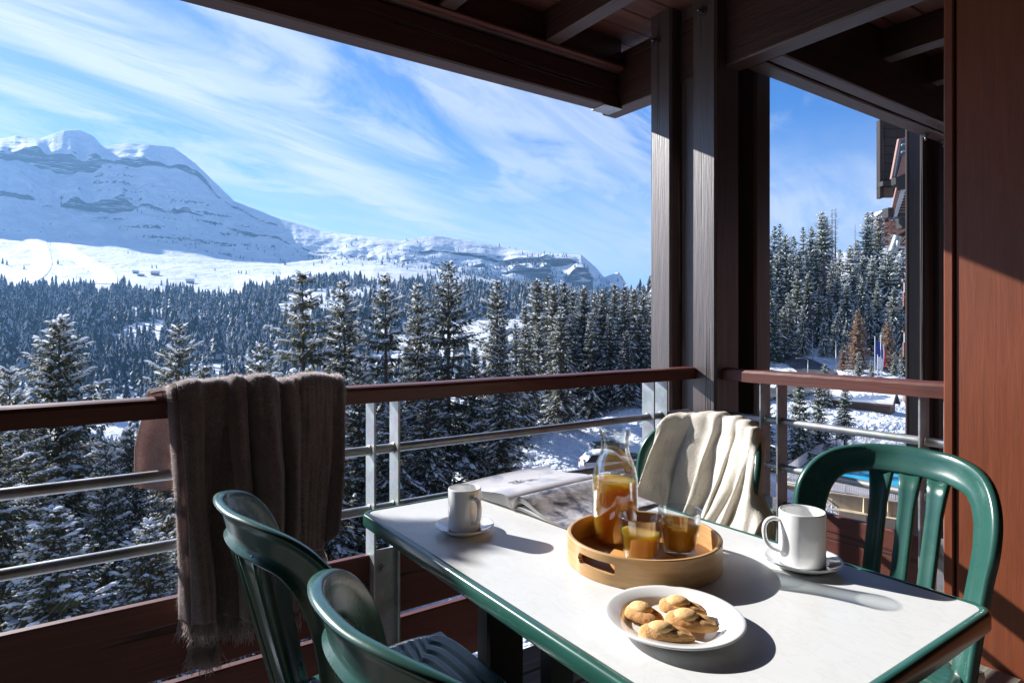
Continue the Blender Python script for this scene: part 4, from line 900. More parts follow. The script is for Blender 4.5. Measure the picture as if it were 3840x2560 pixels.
# stair railing at the foot of the wall
a, b = at(3058, 1832, 50.0), at(3146, 1903, 48.8); R = thing('stair_railing', (a.x, a.y, a.z - 1.0), 'white stair railing with sloping brown handrail below the pool terrace', 'railing')
m = MB(); m.tube([a, b], 0.04, 6); m.build('handrail', M['red_timber_x'], R)
m = MB(); q = Vector((0, 0, -1.0))
for i in range(15): p = a.lerp(b, i / 14); m.tube([p, p + q], 0.026, 4, cap=False)
m.tube([a + q, b + q], 0.03, 6); m.build('bars', M['white_paint'], R)
m = MB()
for i in range(8):
    p = a.lerp(b, (i + .5) / 8) + Vector((0, 0, -1.15)) + FW * 0.7; m.obox(p - Vector((0, 0, .6)), RT, FW, (0.42, 1.3, 1.2), 0, 0.01)
tag(m.build('stone_steps', M['concrete']), 'concrete steps descending beside the cream pool wall', 'steps')
# timber windbreak posts behind the pool fence
for px in (3118, 3158, 3196):
    p = zpt(px, 1675, ZD); m = MB(); m.obox(p + Vector((0, 0, .9)) + FW * 1.2, RT, FW, (0.14, 0.14, 2.4), 0, 0.01); tag(m.build('fence_post', M['grey_timber']), 'dark timber post in the snow behind the curved pool fence', 'post', 'timber posts behind the pool fence')
# ---------------------------------------------------------------- gabled timber buildings
def gable_house(name, p, ridge, w, l, hw, hr, wallm, label, cat, snow=0.35, over=0.5, group=None, detail=None):
    """p foot of the front gable's centre, ridge: unit vector from it backwards"""
    R = thing(name, p, label, cat, group); r = Vector(ridge).normalized(); s = Vector((-r.y, r.x, 0)); zz = Vector((0, 0, 1))
    m = MB(); vs = []
    for a in (0, l):
        for q, h in ((-w / 2, -1.0), (w / 2, -1.0), (w / 2, hw), (0, hr), (-w / 2, hw)): vs.append(Vector(p) + r * a + s * q + zz * h)
    m.add(vs, [(0, 1, 2, 3, 4), (9, 8, 7, 6, 5), (0, 5, 6, 1), (1, 6, 7, 2), (4, 9, 5, 0)]); m.build('wall', M[wallm], R)
    k = (hr - hw) / (w / 2)
    def slab(name, mat, t0, t1, ov):
        m = MB()
        for sg in (-1, 1):
            vs = []
            for a in (-ov, l + ov):
                for q in (0, w / 2 + ov):
                    for t in (t0, t1): vs.append(Vector(p) + r * a + s * (sg * q) + zz * (hr - k * q + t))
            m.add(vs, [(0, 1, 3, 2), (4, 6, 7, 5), (0, 4, 5, 1), (2, 3, 7, 6), (0, 2, 6, 4), (1, 5, 7, 3)])
        m.build(name, M[mat], R)
    slab('roof', 'old_timber', 0.02, 0.20, over); slab('roof_snow', 'snow', 0.21, 0.21 + snow, over * 0.85)
    return R
hp = zpt(3348, 1545, -11.7); hp.z = CAMZ - 11.9
hr_ = -RT * 0.72 + FW * 0.70
gable_house('wooden_hut', hp, hr_, 2.5, 8.0, 1.55, 2.6, 'old_timber', 'low wooden hut with a snow laden roof standing in the drifts beyond the pool', 'hut', 0.34, 0.5)
for px, py, D, w, h, l in [(498, 1024, 1620, 15, 6.5, 'small dark hut, leftmost of the four on the far snowfield'), (515, 1034, 1560, 17, 4.5, 'low hut just right of the dark hut on the far snowfield'), (566, 1030, 1600, 22, 8, 'warm brown chalet in the middle of the far snowfield'), (698, 1060, 1420, 20, 8, 'brown chalet farthest right on the far snowfield')]:
    p = ground_pt(px, hit(px, py, 900, 2300)); gable_house('mountain_hut', p, FW * .5 + RT * .86, w * .5, w * .8, h * .5, h, 'old_timber' if w < 20 else 'chalet_timber', l, 'hut', 0.8, 1.0, 'huts on the far snowfield')
def piste(left, right, label):
    P = []; n = 60
    Lc = catmull([(x * .5612, 400 + y * .5612, 0) for x, y in left], 12); Rc = catmull([(x * .5612, 400 + y * .5612, 0) for x, y in right], 12)
    for i in range(n + 1):
        a = Lc[int(i / n * (len(Lc) - 1))]; b = Rc[int(i / n * (len(Rc) - 1))]; row = []
        for k in range(9):
            q = a.lerp(b, k / 8); row.append(ground_pt(q.x, hit(q.x, q.y, 900, 2350), 1.2))
        P.append(row)
    m = MB(); m.grid(P); tag(m.build('ski_piste', M['piste']), label, None, None, 'structure')
piste([(135, 885), (200, 930), (218, 1000), (208, 1050), (180, 1110), (120, 1160)], [(300, 880), (325, 950), (345, 1030), (338, 1080), (290, 1140), (200, 1190)], 'smooth groomed ski run on the far snowfield')
piste([(350, 915), (420, 1000), (480, 1035), (560, 1085), (615, 1120), (620, 1180)], [(455, 905), (540, 975), (640, 1030), (715, 1070), (775, 1125), (785, 1190)], 'smooth groomed ski run on the far snowfield')
for px, py in [(286, 1052), (299, 1054), (314, 1016), (331, 1020), (189, 922)]:
    p = ground_pt(px, hit(px, py, 900, 2400)); m = MB(); m.tube([p, p + Vector((0, 0, 9))], 0.45, 6); m.obox(p + Vector((0, 0, 8.6)), RT, FW, (6, .6, .6), 0); tag(m.build('ski_lift_pylon', M['grey_paint']), 'thin ski lift pylon on the groomed piste', 'pylon', 'ski lift pylons on the piste')
# chalet hotel on the wooded hill
HD = 262.0
def hz(px, py, D=HD): return at(px, py, D)
base = hz(3318, 905); R = thing('hill_chalet', base, 'orange brown timber chalet with stacked balconies high on the wooded hill', 'chalet')
def blk(name, mat, px0, py0, px1, py1, D0, D1, bev=0.05, parent=R):
    a = at(px0, py0, D0); b = at(px1, py1, D0); m = MB(); c = (a + b) / 2 + FW * ((D1 - D0) / 2); w = abs((px1 - px0) / FPX * D0); h = abs((py1 - py0) / FPX * D0)
    m.obox(c, RT, FW, (w, D1 - D0, h), 0, bev); return m.build(name, M[mat], parent)
blk('wall', 'chalet_timber', 3336, 826, 3420, 925, HD, HD + 5); blk('wall', 'chalet_timber', 3300, 815, 3336, 925, HD + 2, HD + 6)
def roof(pxl, pyl, pxp, pyp, pxr, pyr, D0, D1, th=0.5):
    for nm, mat, dz in (('roof', 'old_timber', 0), ('roof_snow', 'snow', th + .02)):
        m = MB()
        for (xa, ya), (xb, yb) in (((pxl, pyl), (pxp, pyp)), ((pxp, pyp), (pxr, pyr))):
            q = [at(xa, ya, D0), at(xb, yb, D0), at(xb, yb, D0) + FW * (D1 - D0), at(xa, ya, D0) + FW * (D1 - D0)]
            up = Vector((0, 0, dz)); q = [v + up for v in q]; t = Vector((0, 0, th)); m.add(q + [v + t for v in q], [(3, 2, 1, 0), (4, 5, 6, 7), (0, 1, 5, 4), (1, 2, 6, 5), (2, 3, 7, 6), (3, 0, 4, 7)])
        m.build(nm, M[mat], R)
roof(3292, 812, 3312, 797, 3352, 822, HD - 2.0, HD + 5); roof(3340, 824, 3372, 806, 3425, 826, HD - 0.5, HD + 6)
for px in (3300, 3317, 3336): blk('balcony_post', 'chalet_timber', px - 1.6, 808, px + 1.6, 925, HD - 1.2, HD - 0.8, 0)
for py in (833, 858, 884):
    blk('balcony', 'chalet_timber', 3298, py, 3340, py + 10, HD - 1.4, HD - 1.25, 0.02); blk('balcony', 'chalet_timber', 3298, py + 10.5, 3340, py + 12.5, HD - 1.3, HD + 1.9, 0.02)
    blk('balcony', 'chalet_timber', 3345, py + 4, 3366, py + 13, HD - 1.2, HD - 1.05, 0.02)
for px in (3303, 3320, 3349, 3375, 3395):
    for py in (822, 846, 871): blk('window', 'window_pane', px, py, px + 9, py + 11, HD + (1.9 if px < 3330 else -0.08), HD + (2.2 if px < 3330 else .3), 0)
# ---------------------------------------------------------------- neighbouring wing of the building, beyond the right hand railing
NB = thing('neighbouring_wing', gpt(3440, 22, -16), 'next timber wing with tall posts, eaves and stacked balconies beyond the side railing', 'building')
def nbox(name, mat, px0, py0, px1, py1, D, dep, parent=NB, bev=0.01):
    a = at(px0, py0, D); b = at(px1, py1, D); w = abs((px1 - px0) / FPX * D); h = abs((py1 - py0) / FPX * D)
    m = MB(); m.obox((a + b) / 2 + FW * (dep / 2), RT, FW, (w, dep, h), 0, bev); return m.build(name, M[mat], parent)
def nquad(name, mat, pts, D, th, parent=NB):
    """flat board outlined at forward distances D (one or one per corner), given real thickness"""
    Ds = D if hasattr(D, '__len__') else [D] * len(pts); q = [at(x, y, d) for (x, y), d in zip(pts, Ds)]; k = len(q)
    nrm = (q[1] - q[0]).cross(q[2] - q[0]).normalized()
    if nrm.dot(FW) < 0: nrm = -nrm
    m = MB(); m.add(q + [v + nrm * th for v in q], [tuple(range(k)), tuple(reversed(range(k, 2 * k)))] + [(i, (i + 1) % k, k + (i + 1) % k, k + i) for i in range(k)]); return m.build(name, M[mat], parent)
q = [gpt(3406, 22.3, 0), gpt(3406, 46, 0), gpt(4300, 46, 0), gpt(4300, 22.3, 0)]
m = MB(); m.add([(v.x, v.y, z) for z in (-17, CAMZ + 7.0) for v in q], [(3, 2, 1, 0), (4, 5, 6, 7)] + [(i, (i + 1) % 4, 4 + (i + 1) % 4, 4 + i) for i in range(4)]); m.build('wall', M['old_timber'], NB)
for fl in range(6):
    for k in range(5):
        a_ = gpt(3406, 24.5 + k * 4.2, -13.5 + fl * 3.4); b_ = gpt(3406, 26.2 + k * 4.2, -13.5 + fl * 3.4); d_ = (b_ - a_).normalized(); n_ = Vector((-d_.y, d_.x, 0))
        m = MB(); m.obox((a_ + b_) / 2 - n_ * 0.02, d_, n_, ((b_ - a_).length, 0.08, 1.5), 0, 0.01); m.build('window', M['window_pane'], NB)
def post(x, y0, y1, w, mat='grey_timber'):
    m = MB(); m.box((x, y0, -16), (x + w, y1, 9), 0, 0.012); m.build('tall_post', M[mat], NB)
post(7.0, 2.957, 2.99, 0.255); post(5.0, 2.006, 2.04, 0.155); post(5.158, 1.98, 2.035, 0.19); post(11.0, 4.55, 4.60, 0.30)
# gabled eave high up: boarded verge wall with trim
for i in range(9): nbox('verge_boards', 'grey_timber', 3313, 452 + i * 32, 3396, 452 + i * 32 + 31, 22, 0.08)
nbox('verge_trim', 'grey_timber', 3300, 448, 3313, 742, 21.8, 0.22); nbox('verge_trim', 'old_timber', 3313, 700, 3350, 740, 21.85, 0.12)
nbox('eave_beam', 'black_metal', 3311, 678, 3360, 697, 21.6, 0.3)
# top balcony, seen sharply from the side
nquad('balcony_rail', 'pink_timber', [(3371, 520), (3396, 516), (3396, 522), (3376, 526), (3350, 672), (3343, 670)], 20.6, 0.10)
nquad('balcony_boards', 'pink_timber', [(3383, 585), (3396, 583), (3396, 650), (3375, 660), (3366, 662)], 20.7, 0.06)
nquad('balcony_glazing', 'window_pane', [(3377, 528), (3396, 524), (3396, 582), (3382, 584), (3362, 660), (3355, 662)], 20.75, 0.03)
for y in (540, 566): m = MB(); m.tube([at(3380, y + 8, 20.5), at(3384, y + 1, 20.5), at(3397, y, 20.5)], 0.02, 6); m.build('balcony_bar', M['galv'], NB)
nquad('bracket', 'black_metal', [(3358, 664), (3400, 660), (3400, 708), (3377, 711), (3360, 690)], 20.4, 0.25)
nquad('balcony_skirt', 'pink_timber', [(3364, 695), (3378, 712), (3352, 812), (3345, 778)], 20.5, 0.06)
nquad('balcony_skirt', 'galv', [(3378, 712), (3396, 710), (3364, 812), (3352, 813)], 20.55, 0.05)
for i in range(7): nquad('soffit_slat', 'pink_timber', [(3396 - 2 - i * 4.2, 728 + i * 11), (3402, 726 + i * 11), (3402, 729 + i * 11), (3395 - 2 - i * 4.2, 731 + i * 11)], 20.7, 0.04)
nquad('soffit', 'black_metal', [(3390, 722), (3404, 720), (3404, 812), (3362, 812)], 20.85, 0.05)
nbox('beam_end', 'black_metal', 3331, 778, 3352, 815, 20.4, 0.35)
nbox('beam_end', 'black_metal', 3382, 815, 3399, 856, 20.4, 0.3)
# lower roof edge with snow guard pipe and downpipe
nquad('roof_edge', 'grey_timber', [(3362, 884), (3402, 862), (3402, 880), (3368, 897)], 21.0, 0.1)
nquad('soffit', 'black_metal', [(3356, 942), (3402, 880), (3402, 930), (3358, 948)], 21.1, 0.08)
for i in range(5): nquad('soffit_slat', 'pink_timber', [(3366 + i * 3, 938 - i * 9), (3402, 893 + i * 8), (3402, 896 + i * 8), (3366 + i * 3, 941 - i * 9)], 21.0, 0.03)
m = MB(); a = at(3366, 886, 20.9); b = at(3346, 946, 20.9); c0 = MB()
n = 46; pts = [a.lerp(b, i / n) for i in range(n + 1)]; m.tube(pts, [0.125 + 0.022 * math.sin(i * 1.75) for i in range(n + 1)], 12); m.build('ribbed_gutter', M['galv'], NB)
m = MB(); m.tube(catmull([at(3368, 902, 20.7), at(3368, 920, 20.7), at(3376, 926, 20.7), at(3404, 925, 20.7)], 6), 0.055, 10); m.build('downpipe', M['galv'], NB)
# two small balconies lower down with glazed panels
for y0 in (1048, 1236):
    for i in range(3): nbox('balcony_boards', 'pink_timber', 3389, y0 + 48 + i * 18, 3424, y0 + 65 + i * 18, 26, 0.08)
    nbox('balcony_rail', 'pink_timber', 3387, y0 + 2, 3424, y0 + 9, 25.9, 0.12)
    p = nbox('balcony_glazing', 'window_pane', 3391, y0 + 9, 3424, y0 + 48, 26, 0.05)
    for i in range(4): nbox('glazing_bar', 'white_paint', 3391 + i * 8, y0 + 9, 3392.3 + i * 8, y0 + 48, 25.97, 0.03, bev=0)
    for i in range(3): nbox('glazing_bar', 'white_paint', 3391, y0 + 20 + i * 12, 3424, y0 + 21.3 + i * 12, 25.965, 0.02, bev=0)
    nbox('balcony_floor', 'grey_timber', 3386, y0 + 104, 3424, y0 + 112, 25.8, 1.2)
# facade strips seen between the tall posts
nquad('facade_boards', 'pink_timber', [(3450, 690), (3472, 655), (3472, 815), (3450, 860)], 13.0, 0.06)
nquad('balcony_rail', 'pink_timber', [(3440, 596), (3470, 520), (3472, 524), (3472, 545), (3441, 607)], 12.6, 0.08)
nquad('balcony_glazing', 'window_pane', [(3456, 600), (3470, 570), (3470, 670), (3456, 690)], 12.8, 0.03)
nquad('balcony_beam', 'grey_timber', [(3437, 852), (3472, 800), (3472, 825), (3448, 862), (3438, 861)], 12.4, 0.15)
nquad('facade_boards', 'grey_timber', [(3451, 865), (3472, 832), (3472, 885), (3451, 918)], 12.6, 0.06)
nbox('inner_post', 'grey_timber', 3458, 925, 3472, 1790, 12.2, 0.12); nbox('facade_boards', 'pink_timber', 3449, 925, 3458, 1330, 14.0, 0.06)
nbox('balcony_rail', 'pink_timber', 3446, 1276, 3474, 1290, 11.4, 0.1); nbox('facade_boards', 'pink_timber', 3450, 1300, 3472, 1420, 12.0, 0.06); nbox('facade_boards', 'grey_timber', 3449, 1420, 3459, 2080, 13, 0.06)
nquad('facade_brace', 'pink_timber', [(3396, 1484), (3416, 1512), (3416, 1548), (3396, 1500)], 19.0, 0.12)
# ---------------------------------------------------------------- cars on the snowy parking place
def car(px, py, D, length, body, label, box=False, snowy=False):
    p = gpt(px, D, CAMZ + (HZ - py) / FPX * D); R = thing('parked_car', p, label, 'car', 'cars on the snowy parking place')
    f = RT * 0.985 + FW * 0.17; f.normalize(); s = Vector((-f.y, f.x, 0)); z = Vector((0, 0, 1)); L_ = length / 2; w = 0.88
    def sh(prof, w0, w1, name, mat, parent=R):
        m = MB(); n = len(prof); vs = []
        for wd in (-1, 1):
            for x, h in prof: vs.append(p + f * x + s * (wd * (w0 + (w1 - w0) * max(0, (h - 0.85) / 0.6))) + z * h)
        m.add(vs, [tuple(range(n)), tuple(reversed(range(n, 2 * n)))] + [(i, n + i, n + (i + 1) % n, (i + 1) % n) for i in range(n)]); return m.build(name, M[mat], parent)
    sh([(-L_, .28), (L_ * .98, .28), (L_, .55), (L_ * .95, .78), (L_ * .5, .93), (-L_ * .96, .95), (-L_, .6)], w, w, 'body', body)
    sh([(-L_ * .95, .951), (L_ * .48, .931), (L_ * .22, 1.40), (-L_ * .1, 1.47), (-L_ * .72, 1.45), (-L_ * .93, 1.0)], w - .02, w - .20, 'window', 'dark_glass')
    sh([(L_ * .21, 1.405), (-L_ * .1, 1.475), (-L_ * .73, 1.455), (-L_ * .72, 1.50), (-L_ * .1, 1.53), (L_ * .2, 1.45)], w - .17, w - .20, 'roof', body)
    for x in (-L_ * .62, L_ * .62):
        for sg in (-1, 1):
            m = MB(); c = p + f * x + s * (sg * (w - .08)) + z * .32; m.tube([c - s * .10, c + s * .10], 0.32, 20, smooth=False); wl = m.build('wheel', M['tyre'], R); m = MB(); m.tube([c - s * .108, c + s * .108], 0.19, 12, smooth=False); m.build('rim', M['grey_paint'], R)
    for sg in (-1, 1):
        m = MB(); m.obox(p + f * (L_ * .965) + s * (sg * .62) + z * .68, f, s, (.10, .34, .14), 0, .02); m.build('headlight', M['head_lamp'], R)
        m = MB(); m.obox(p - f * (L_ * .985) + s * (sg * .70) + z * .82, f, s, (.08, .20, .26), 0, .02); m.build('tail_light', M['red_lamp'], R)
    if box: m = MB(); m.obox(p - f * .62 * 1.5 + z * 1.72, f, s, (2.2, 1.5, .46), 0, .10); m.build('roof_box', M[body], R)
    if snowy:
        m = MB(); P = []
        for i in range(15):
            t = i / 14; x = -L_ * .98 + 2 * L_ * .97 * t; hh = np.interp(x, [-L_, -L_ * .9, -L_ * .7, 0, L_ * .25, L_ * .5, L_ * .95, L_], [.9, 1.05, 1.54, 1.56, 1.42, .98, .86, .7])
            P.append([p + f * x + s * ((w - .03 - .16 * max(0, hh - .9)) * (-1 + 2 * j / 8)) + z * (hh + .16 * math.sin(PI * min(1, max(0, t * 1.0))) ** .3 * (1 - (abs(-1 + 2 * j / 8)) ** 6) + .03 * mnoise.noise(Vector((x * 2, j, 0)))) for j in range(9)])
        m.grid(P); m.build('snow_cover', M['snow'], R)
car(2308, 1743, 53, 4.6, 'car_dark', 'dark parked car with a roof box, partly seen through the carafe neck', box=True)
car(2280, 1768, 48.5, 4.2, 'car_white', 'white parked car buried under snow, left of the carafe neck', snowy=True)

# ================================================================ the balcony: timber frame, deck, wall
B = thing('timber_balcony', (2.75, 1.0, 0), 'dark stained timber balcony with corner posts, overhead beams and red brown plank wall', 'balcony')
ZB = CAMZ + 1.32
def part(name, mat, a, b, bev=0.006, parent=None, **kw):
    m = MB(); m.box(a, b, 0, bev); return m.build(name, M[mat], parent or B, **kw)
Z0 = -16
part('corner_post', 'post_timber', (2.65, 2.01, Z0), (2.846, 2.16, 2.98), 0.012)
part('corner_post', 'post_timber', (2.651, 2.302, Z0), (2.85, 2.454, 2.99), 0.012)
part('corner_post', 'post_timber', (2.73, 2.161, Z0), (2.988, 2.301, 3.0), 0.008)  # filler block added in the gap, shutting out a sunlit sliver
part('corner_post', 'post_timber', (2.99, 2.012, Z0), (3.13, 2.16, 3.0), 0.012)
part('corner_post', 'post_timber', (2.985, 2.20, Z0), (3.13, 2.45, 3.0), 0.012)
def bolt(c, n, r=0.016):
    m = MB(); c = Vector(c); n = Vector(n); u = n.cross(Vector((0, 0, 1))) if abs(n.z) < .9 else Vector((1, 0, 0)); u.normalize(); w = n.cross(u)
    m.tube([c, c + n * 0.006], r * 1.7, 20, smooth=False); m.tube([c + n * 0.005, c + n * 0.020], r, 6, smooth=False); m.tube([c + n * 0.018, c + n * 0.045], r * .5, 10)
    return m.build('bolt', M['bolt_steel'], B)
bolt((2.65, 2.40, 2.79), (-1, 0, 0)); bolt((2.65, 2.09, 2.83), (-1, 0, 0))
# overhead beams
part('eave_beam', 'dark_timber_x', (-5.5, 2.767, ZB), (2.727, 2.88, ZB + 0.20), 0.008)
part('eave_beam', 'dark_timber_x', (-5.5, 2.745, ZB + 0.205), (2.725, 2.875, ZB + 0.42), 0.008)
lm = MB(); lm.obox((-1.39, 2.728, ZB + 0.225), (1, 0, 0), (0, 1, 0), (8.2, 0.045, 0.032), 0, 0.010); lm.build('ledge_strip', M['red_timber_x'], B)
part('main_beam', 'dark_timber_y', (2.727, -6.5, ZB), (2.849, 2.93, ZB + 0.34), 0.008)
m = MB(); m.box((2.60, 2.76, ZB - 0.006), (2.745, 2.885, ZB - 0.0005), 0, 0.001); m.build('steel_plate', M['galv'], B)
for x in (-4.6, -3.3, -2.01, -1.38, -0.75, -0.12, 0.51, 1.50, 2.16): part('joist', 'dark_timber_y', (x - 0.045, -6.5, CAMZ + 1.55), (x + 0.045, 2.74, CAMZ + 1.72), 0.006)
for x in (3.28, 3.92, 4.56, 5.2, 5.84, 6.5, 7.1): part('joist', 'dark_timber_y', (x - 0.05, -6.5, CAMZ + 1.55), (x + 0.05, 1.81, CAMZ + 1.72), 0.006)
# boarded ceiling above the joists
m = MB()
y = -6.5
while y < 2.95:
    m.box((-5.5, y, CAMZ + 1.722), (9.0 if y < 1.80 else 2.86, y + 0.148, CAMZ + 1.75), 0, 0.006); y += 0.152
m.build('ceiling_boards', M['ceiling_timber'], B)
part('roof_deck', 'dark_timber_x', (-5.5, -6.5, CAMZ + 1.76), (2.86, 3.0, CAMZ + 1.86), 0); part('roof_deck', 'dark_timber_x', (2.864, -6.5, CAMZ + 1.76), (9.0, 1.95, CAMZ + 1.86), 0)
# twin edge beam over the right hand opening
part('edge_beam', 'grey_timber_x' if 'grey_timber_x' in M else 'dark_timber_x', (2.85, 1.872, ZB), (9.0, 1.972, CAMZ + 1.72), 0.007)
part('edge_beam', 'dark_timber_x', (2.851, 1.77, ZB + 0.004), (9.0, 1.856, CAMZ + 1.71), 0.007)
bolt((4.83, 1.93, ZB), (0, 0, -1), 0.018); bolt((5.12, 1.93, ZB), (0, 0, -1), 0.018)
# red brown wall closing the right side, one board with a groove then the panel
part('wall_board', 'wall_timber', (2.682, 0.980, -0.3), (2.80, 1.012, ZB), 0.004)
m = MB(); y = 0.974
for i in range(14): m.box((2.690, y - 0.42, -0.3), (2.80, y, ZB), 0, 0.004); y -= 0.424
m.build('wall_panel', M['wall_timber'], B)
part('back_wall', 'dark_timber_x', (-3.2, -1.32, -0.3), (2.688, -1.2, CAMZ + 1.72), 0)
part('side_wall', 'dark_timber_y', (-3.3, -1.3, -0.3), (-3.2, 2.05, CAMZ + 1.72), 0)
part('facade', 'dark_timber_z', (2.83, -6.0, -16), (9.0, 0.90, CAMZ + 1.54), 0)
# plank deck
m = MB(); y = -3.0; rr = random.Random(4)
while y < 1.93:
    m.box((-5.5, y, -0.032 - rr.random() * 0.003), (2.68, y + 0.138, -rr.random() * 0.002), 0, 0.004); y += 0.145
dk = m.build('deck', M['deck_timber_x'], B)
part('deck_bearer', 'dark_timber_x', (-5.5, 1.80, -0.26), (2.68, 1.90, -0.04), 0.004)
part('deck_bearer', 'dark_timber_x', (-5.5, -1.0, -0.26), (2.68, -0.9, -0.04), 0.004)
tag(B)
# ---------------------------------------------------------------- railings
def railing(name, label, P0, axis, a0, a1, off, posts, plate_at, inward):
    """axis 0: runs along X at Y=off; axis 1: runs along Y at X=off (off is the inner face of the handrail)"""
    R = thing(name, P0, label, 'railing', 'balcony railings')
    def pt(s, q, z): return (s, off + q, z) if axis == 0 else (off + q, s, z)
    wd = 'red_timber_x' if axis == 0 else 'red_timber_y'
    # handrail with rounded top
    prof = [(0.0, 0.940), (0.0, 0.985), (0.006, 0.996), (0.018, 1.0), (0.075, 1.0), (0.088, 0.996), (0.095, 0.985), (0.095, 0.940)]
    m = MB(); n = 30; k = len(prof); vs = []
    for i in range(n + 1):
        s = a0 + (a1 - a0) * i / n
        for q, z in prof: vs.append(pt(s, q, z + 0.0008 * math.sin(i * 1.7)))
    fs = [(i * k + j, i * k + (j + 1) % k, (i + 1) * k + (j + 1) % k, (i + 1) * k + j) for i in range(n) for j in range(k)]
    fs += [tuple(range(k)), tuple(n * k + j for j in reversed(range(k)))]
    m.add(vs, fs); m.build('handrail', M[wd], R, weld=True)
    for z in (0.762, 0.545):
        m = MB(); m.tube([pt(a0 + (a1 - a0) * i / 8, 0.05, z) for i in range(9)], 0.0168, 14); m.build('steel_bar', M['galv'], R)
    for s in posts:
        m = MB(); a = pt(s - 0.004, 0.008, -0.12); b = pt(s + 0.004, 0.088, 0.942); m.box(a, b, 0, 0.0012)
        for z in (0.762, 0.545):                                       # weld beads where the bars pass through
            for d in (-0.007, 0.007): m.tube([pt(s + d * .6, 0.05, z), pt(s + d * 1.5, 0.05, z)], [0.0215, 0.0178], 12)
        m.build('steel_post', M['galv'], R)
    for s0, s1 in plate_at:
        m = MB(); m.box(pt(s0, 0.028, -0.1), pt(s1, 0.036, 0.40), 0, 0.001)
        for z in (0.33, 0.02):
            c = Vector(pt((s0 + s1) / 2 - 0.01, 0.028, z)); nn = Vector((0, -1, 0)) if axis == 0 else Vector((-1, 0, 0))
            m.tube([c, c + nn * 0.004], 0.017, 16, smooth=False); m.tube([c, c + nn * 0.012], 0.011, 6, smooth=False)
        m.build('steel_plate', M['galv'], R)
    for z0, z1 in ((0.139, 0.379), (-0.112, 0.118)):
        m = MB(); m.box(pt(a0, 0.050, z0), pt(a1, 0.084, z1), 0, 0.005); m.build('plank', M[wd], R)
    return R
railing('balcony_railing', 'long front railing with red brown handrail and steel bars, draped with the brown throw', (1.0, 2.18, -0.1), 0, -2.6, 2.648, 2.13,
        (-2.02, -1.93, -0.568, -0.474, 0.888, 0.982, 2.344, 2.439), [(-0.568, -0.474), (0.892, 0.978), (2.348, 2.435)], -1)
railing('balcony_railing', 'short right side railing running from the corner posts to the red brown wall', (2.76, 1.5, -0.1), 1, 1.014, 2.008, 2.70,
        (1.80, 1.711, 1.105, 1.018), [(1.715, 1.796), (1.022, 1.10)], -1)

# ================================================================ table and chairs
TX0, TX1, TY0, TY1, TZ = 0.600, 1.283, 0.402, 1.552, 0.74
T = thing('dining_table', (0.94, 0.98, 0), 'rectangular garden table with white marbled top and green rim', 'table')
def rrect(x0, x1, y0, y1, r, n=8):
    out = []
    for cx, cy, a in ((x1 - r, y1 - r, 0), (x0 + r, y1 - r, 90), (x0 + r, y0 + r, 180), (x1 - r, y0 + r, 270)):
        for i in range(n + 1): th = rad(a + 90 * i / n); out.append((cx + r * math.cos(th), cy + r * math.sin(th)))
    return out
def ring_sweep(prof, x0, x1, y0, y1, r):
    m = MB(); loops = [[(x, y, z) for x, y in rrect(x0 - d, x1 + d, y0 - d, y1 + d, max(0.004, r + d))] for d, z in prof]
    k = len(loops[0]); vs = [p for l in loops for p in l]
    m.add(vs, [(i * k + j, i * k + (j + 1) % k, (i + 1) * k + (j + 1) % k, (i + 1) * k + j) for i in range(len(loops) - 1) for j in range(k)], 0, True); return m
m = MB(); L_ = [(x, y, TZ) for x, y in rrect(TX0 + 0.016, TX1 - 0.016, TY0 + 0.016, TY1 - 0.016, 0.022)]
m.add(L_ + [(x, y, TZ - 0.02) for x, y, z in L_], [tuple(range(len(L_))), tuple(reversed(range(len(L_), 2 * len(L_))))]); m.build('tabletop', M['laminate'], T)
prof = [(-0.0165, TZ - 0.002), (-0.0160, TZ + 0.0006), (-0.006, TZ + 0.0010), (-0.002, TZ - 0.0010), (0.0, TZ - 0.005), (0.0, TZ - 0.027), (-0.002, TZ - 0.031), (-0.02, TZ - 0.032)]
ring_sweep(prof, TX0, TX1, TY0, TY1, 0.035).build('edge_band', M['green_edge'], T)
for yy in (0.70, 1.33):
    m = MB(); m.box((0.835, yy - 0.028, 0.06), (0.945, yy + 0.028, TZ - 0.045), 0, 0.006); m.build('leg', M['black_plastic'], T)
    m = MB(); m.box((1.035, yy - 0.028, 0.06), (1.115, yy + 0.028, TZ - 0.045), 0, 0.006); m.build('leg', M['black_plastic'], T)
    m = MB(); m.box((0.68, yy - 0.035, 0.001), (1.22, yy + 0.035, 0.06), 0, 0.012); m.build('foot', M['black_plastic'], T)
m = MB(); m.box((0.70, 0.45, TZ - 0.075), (1.18, 1.50, TZ - 0.043), 0, 0.004); m.build('underframe', M['black_plastic'], T)
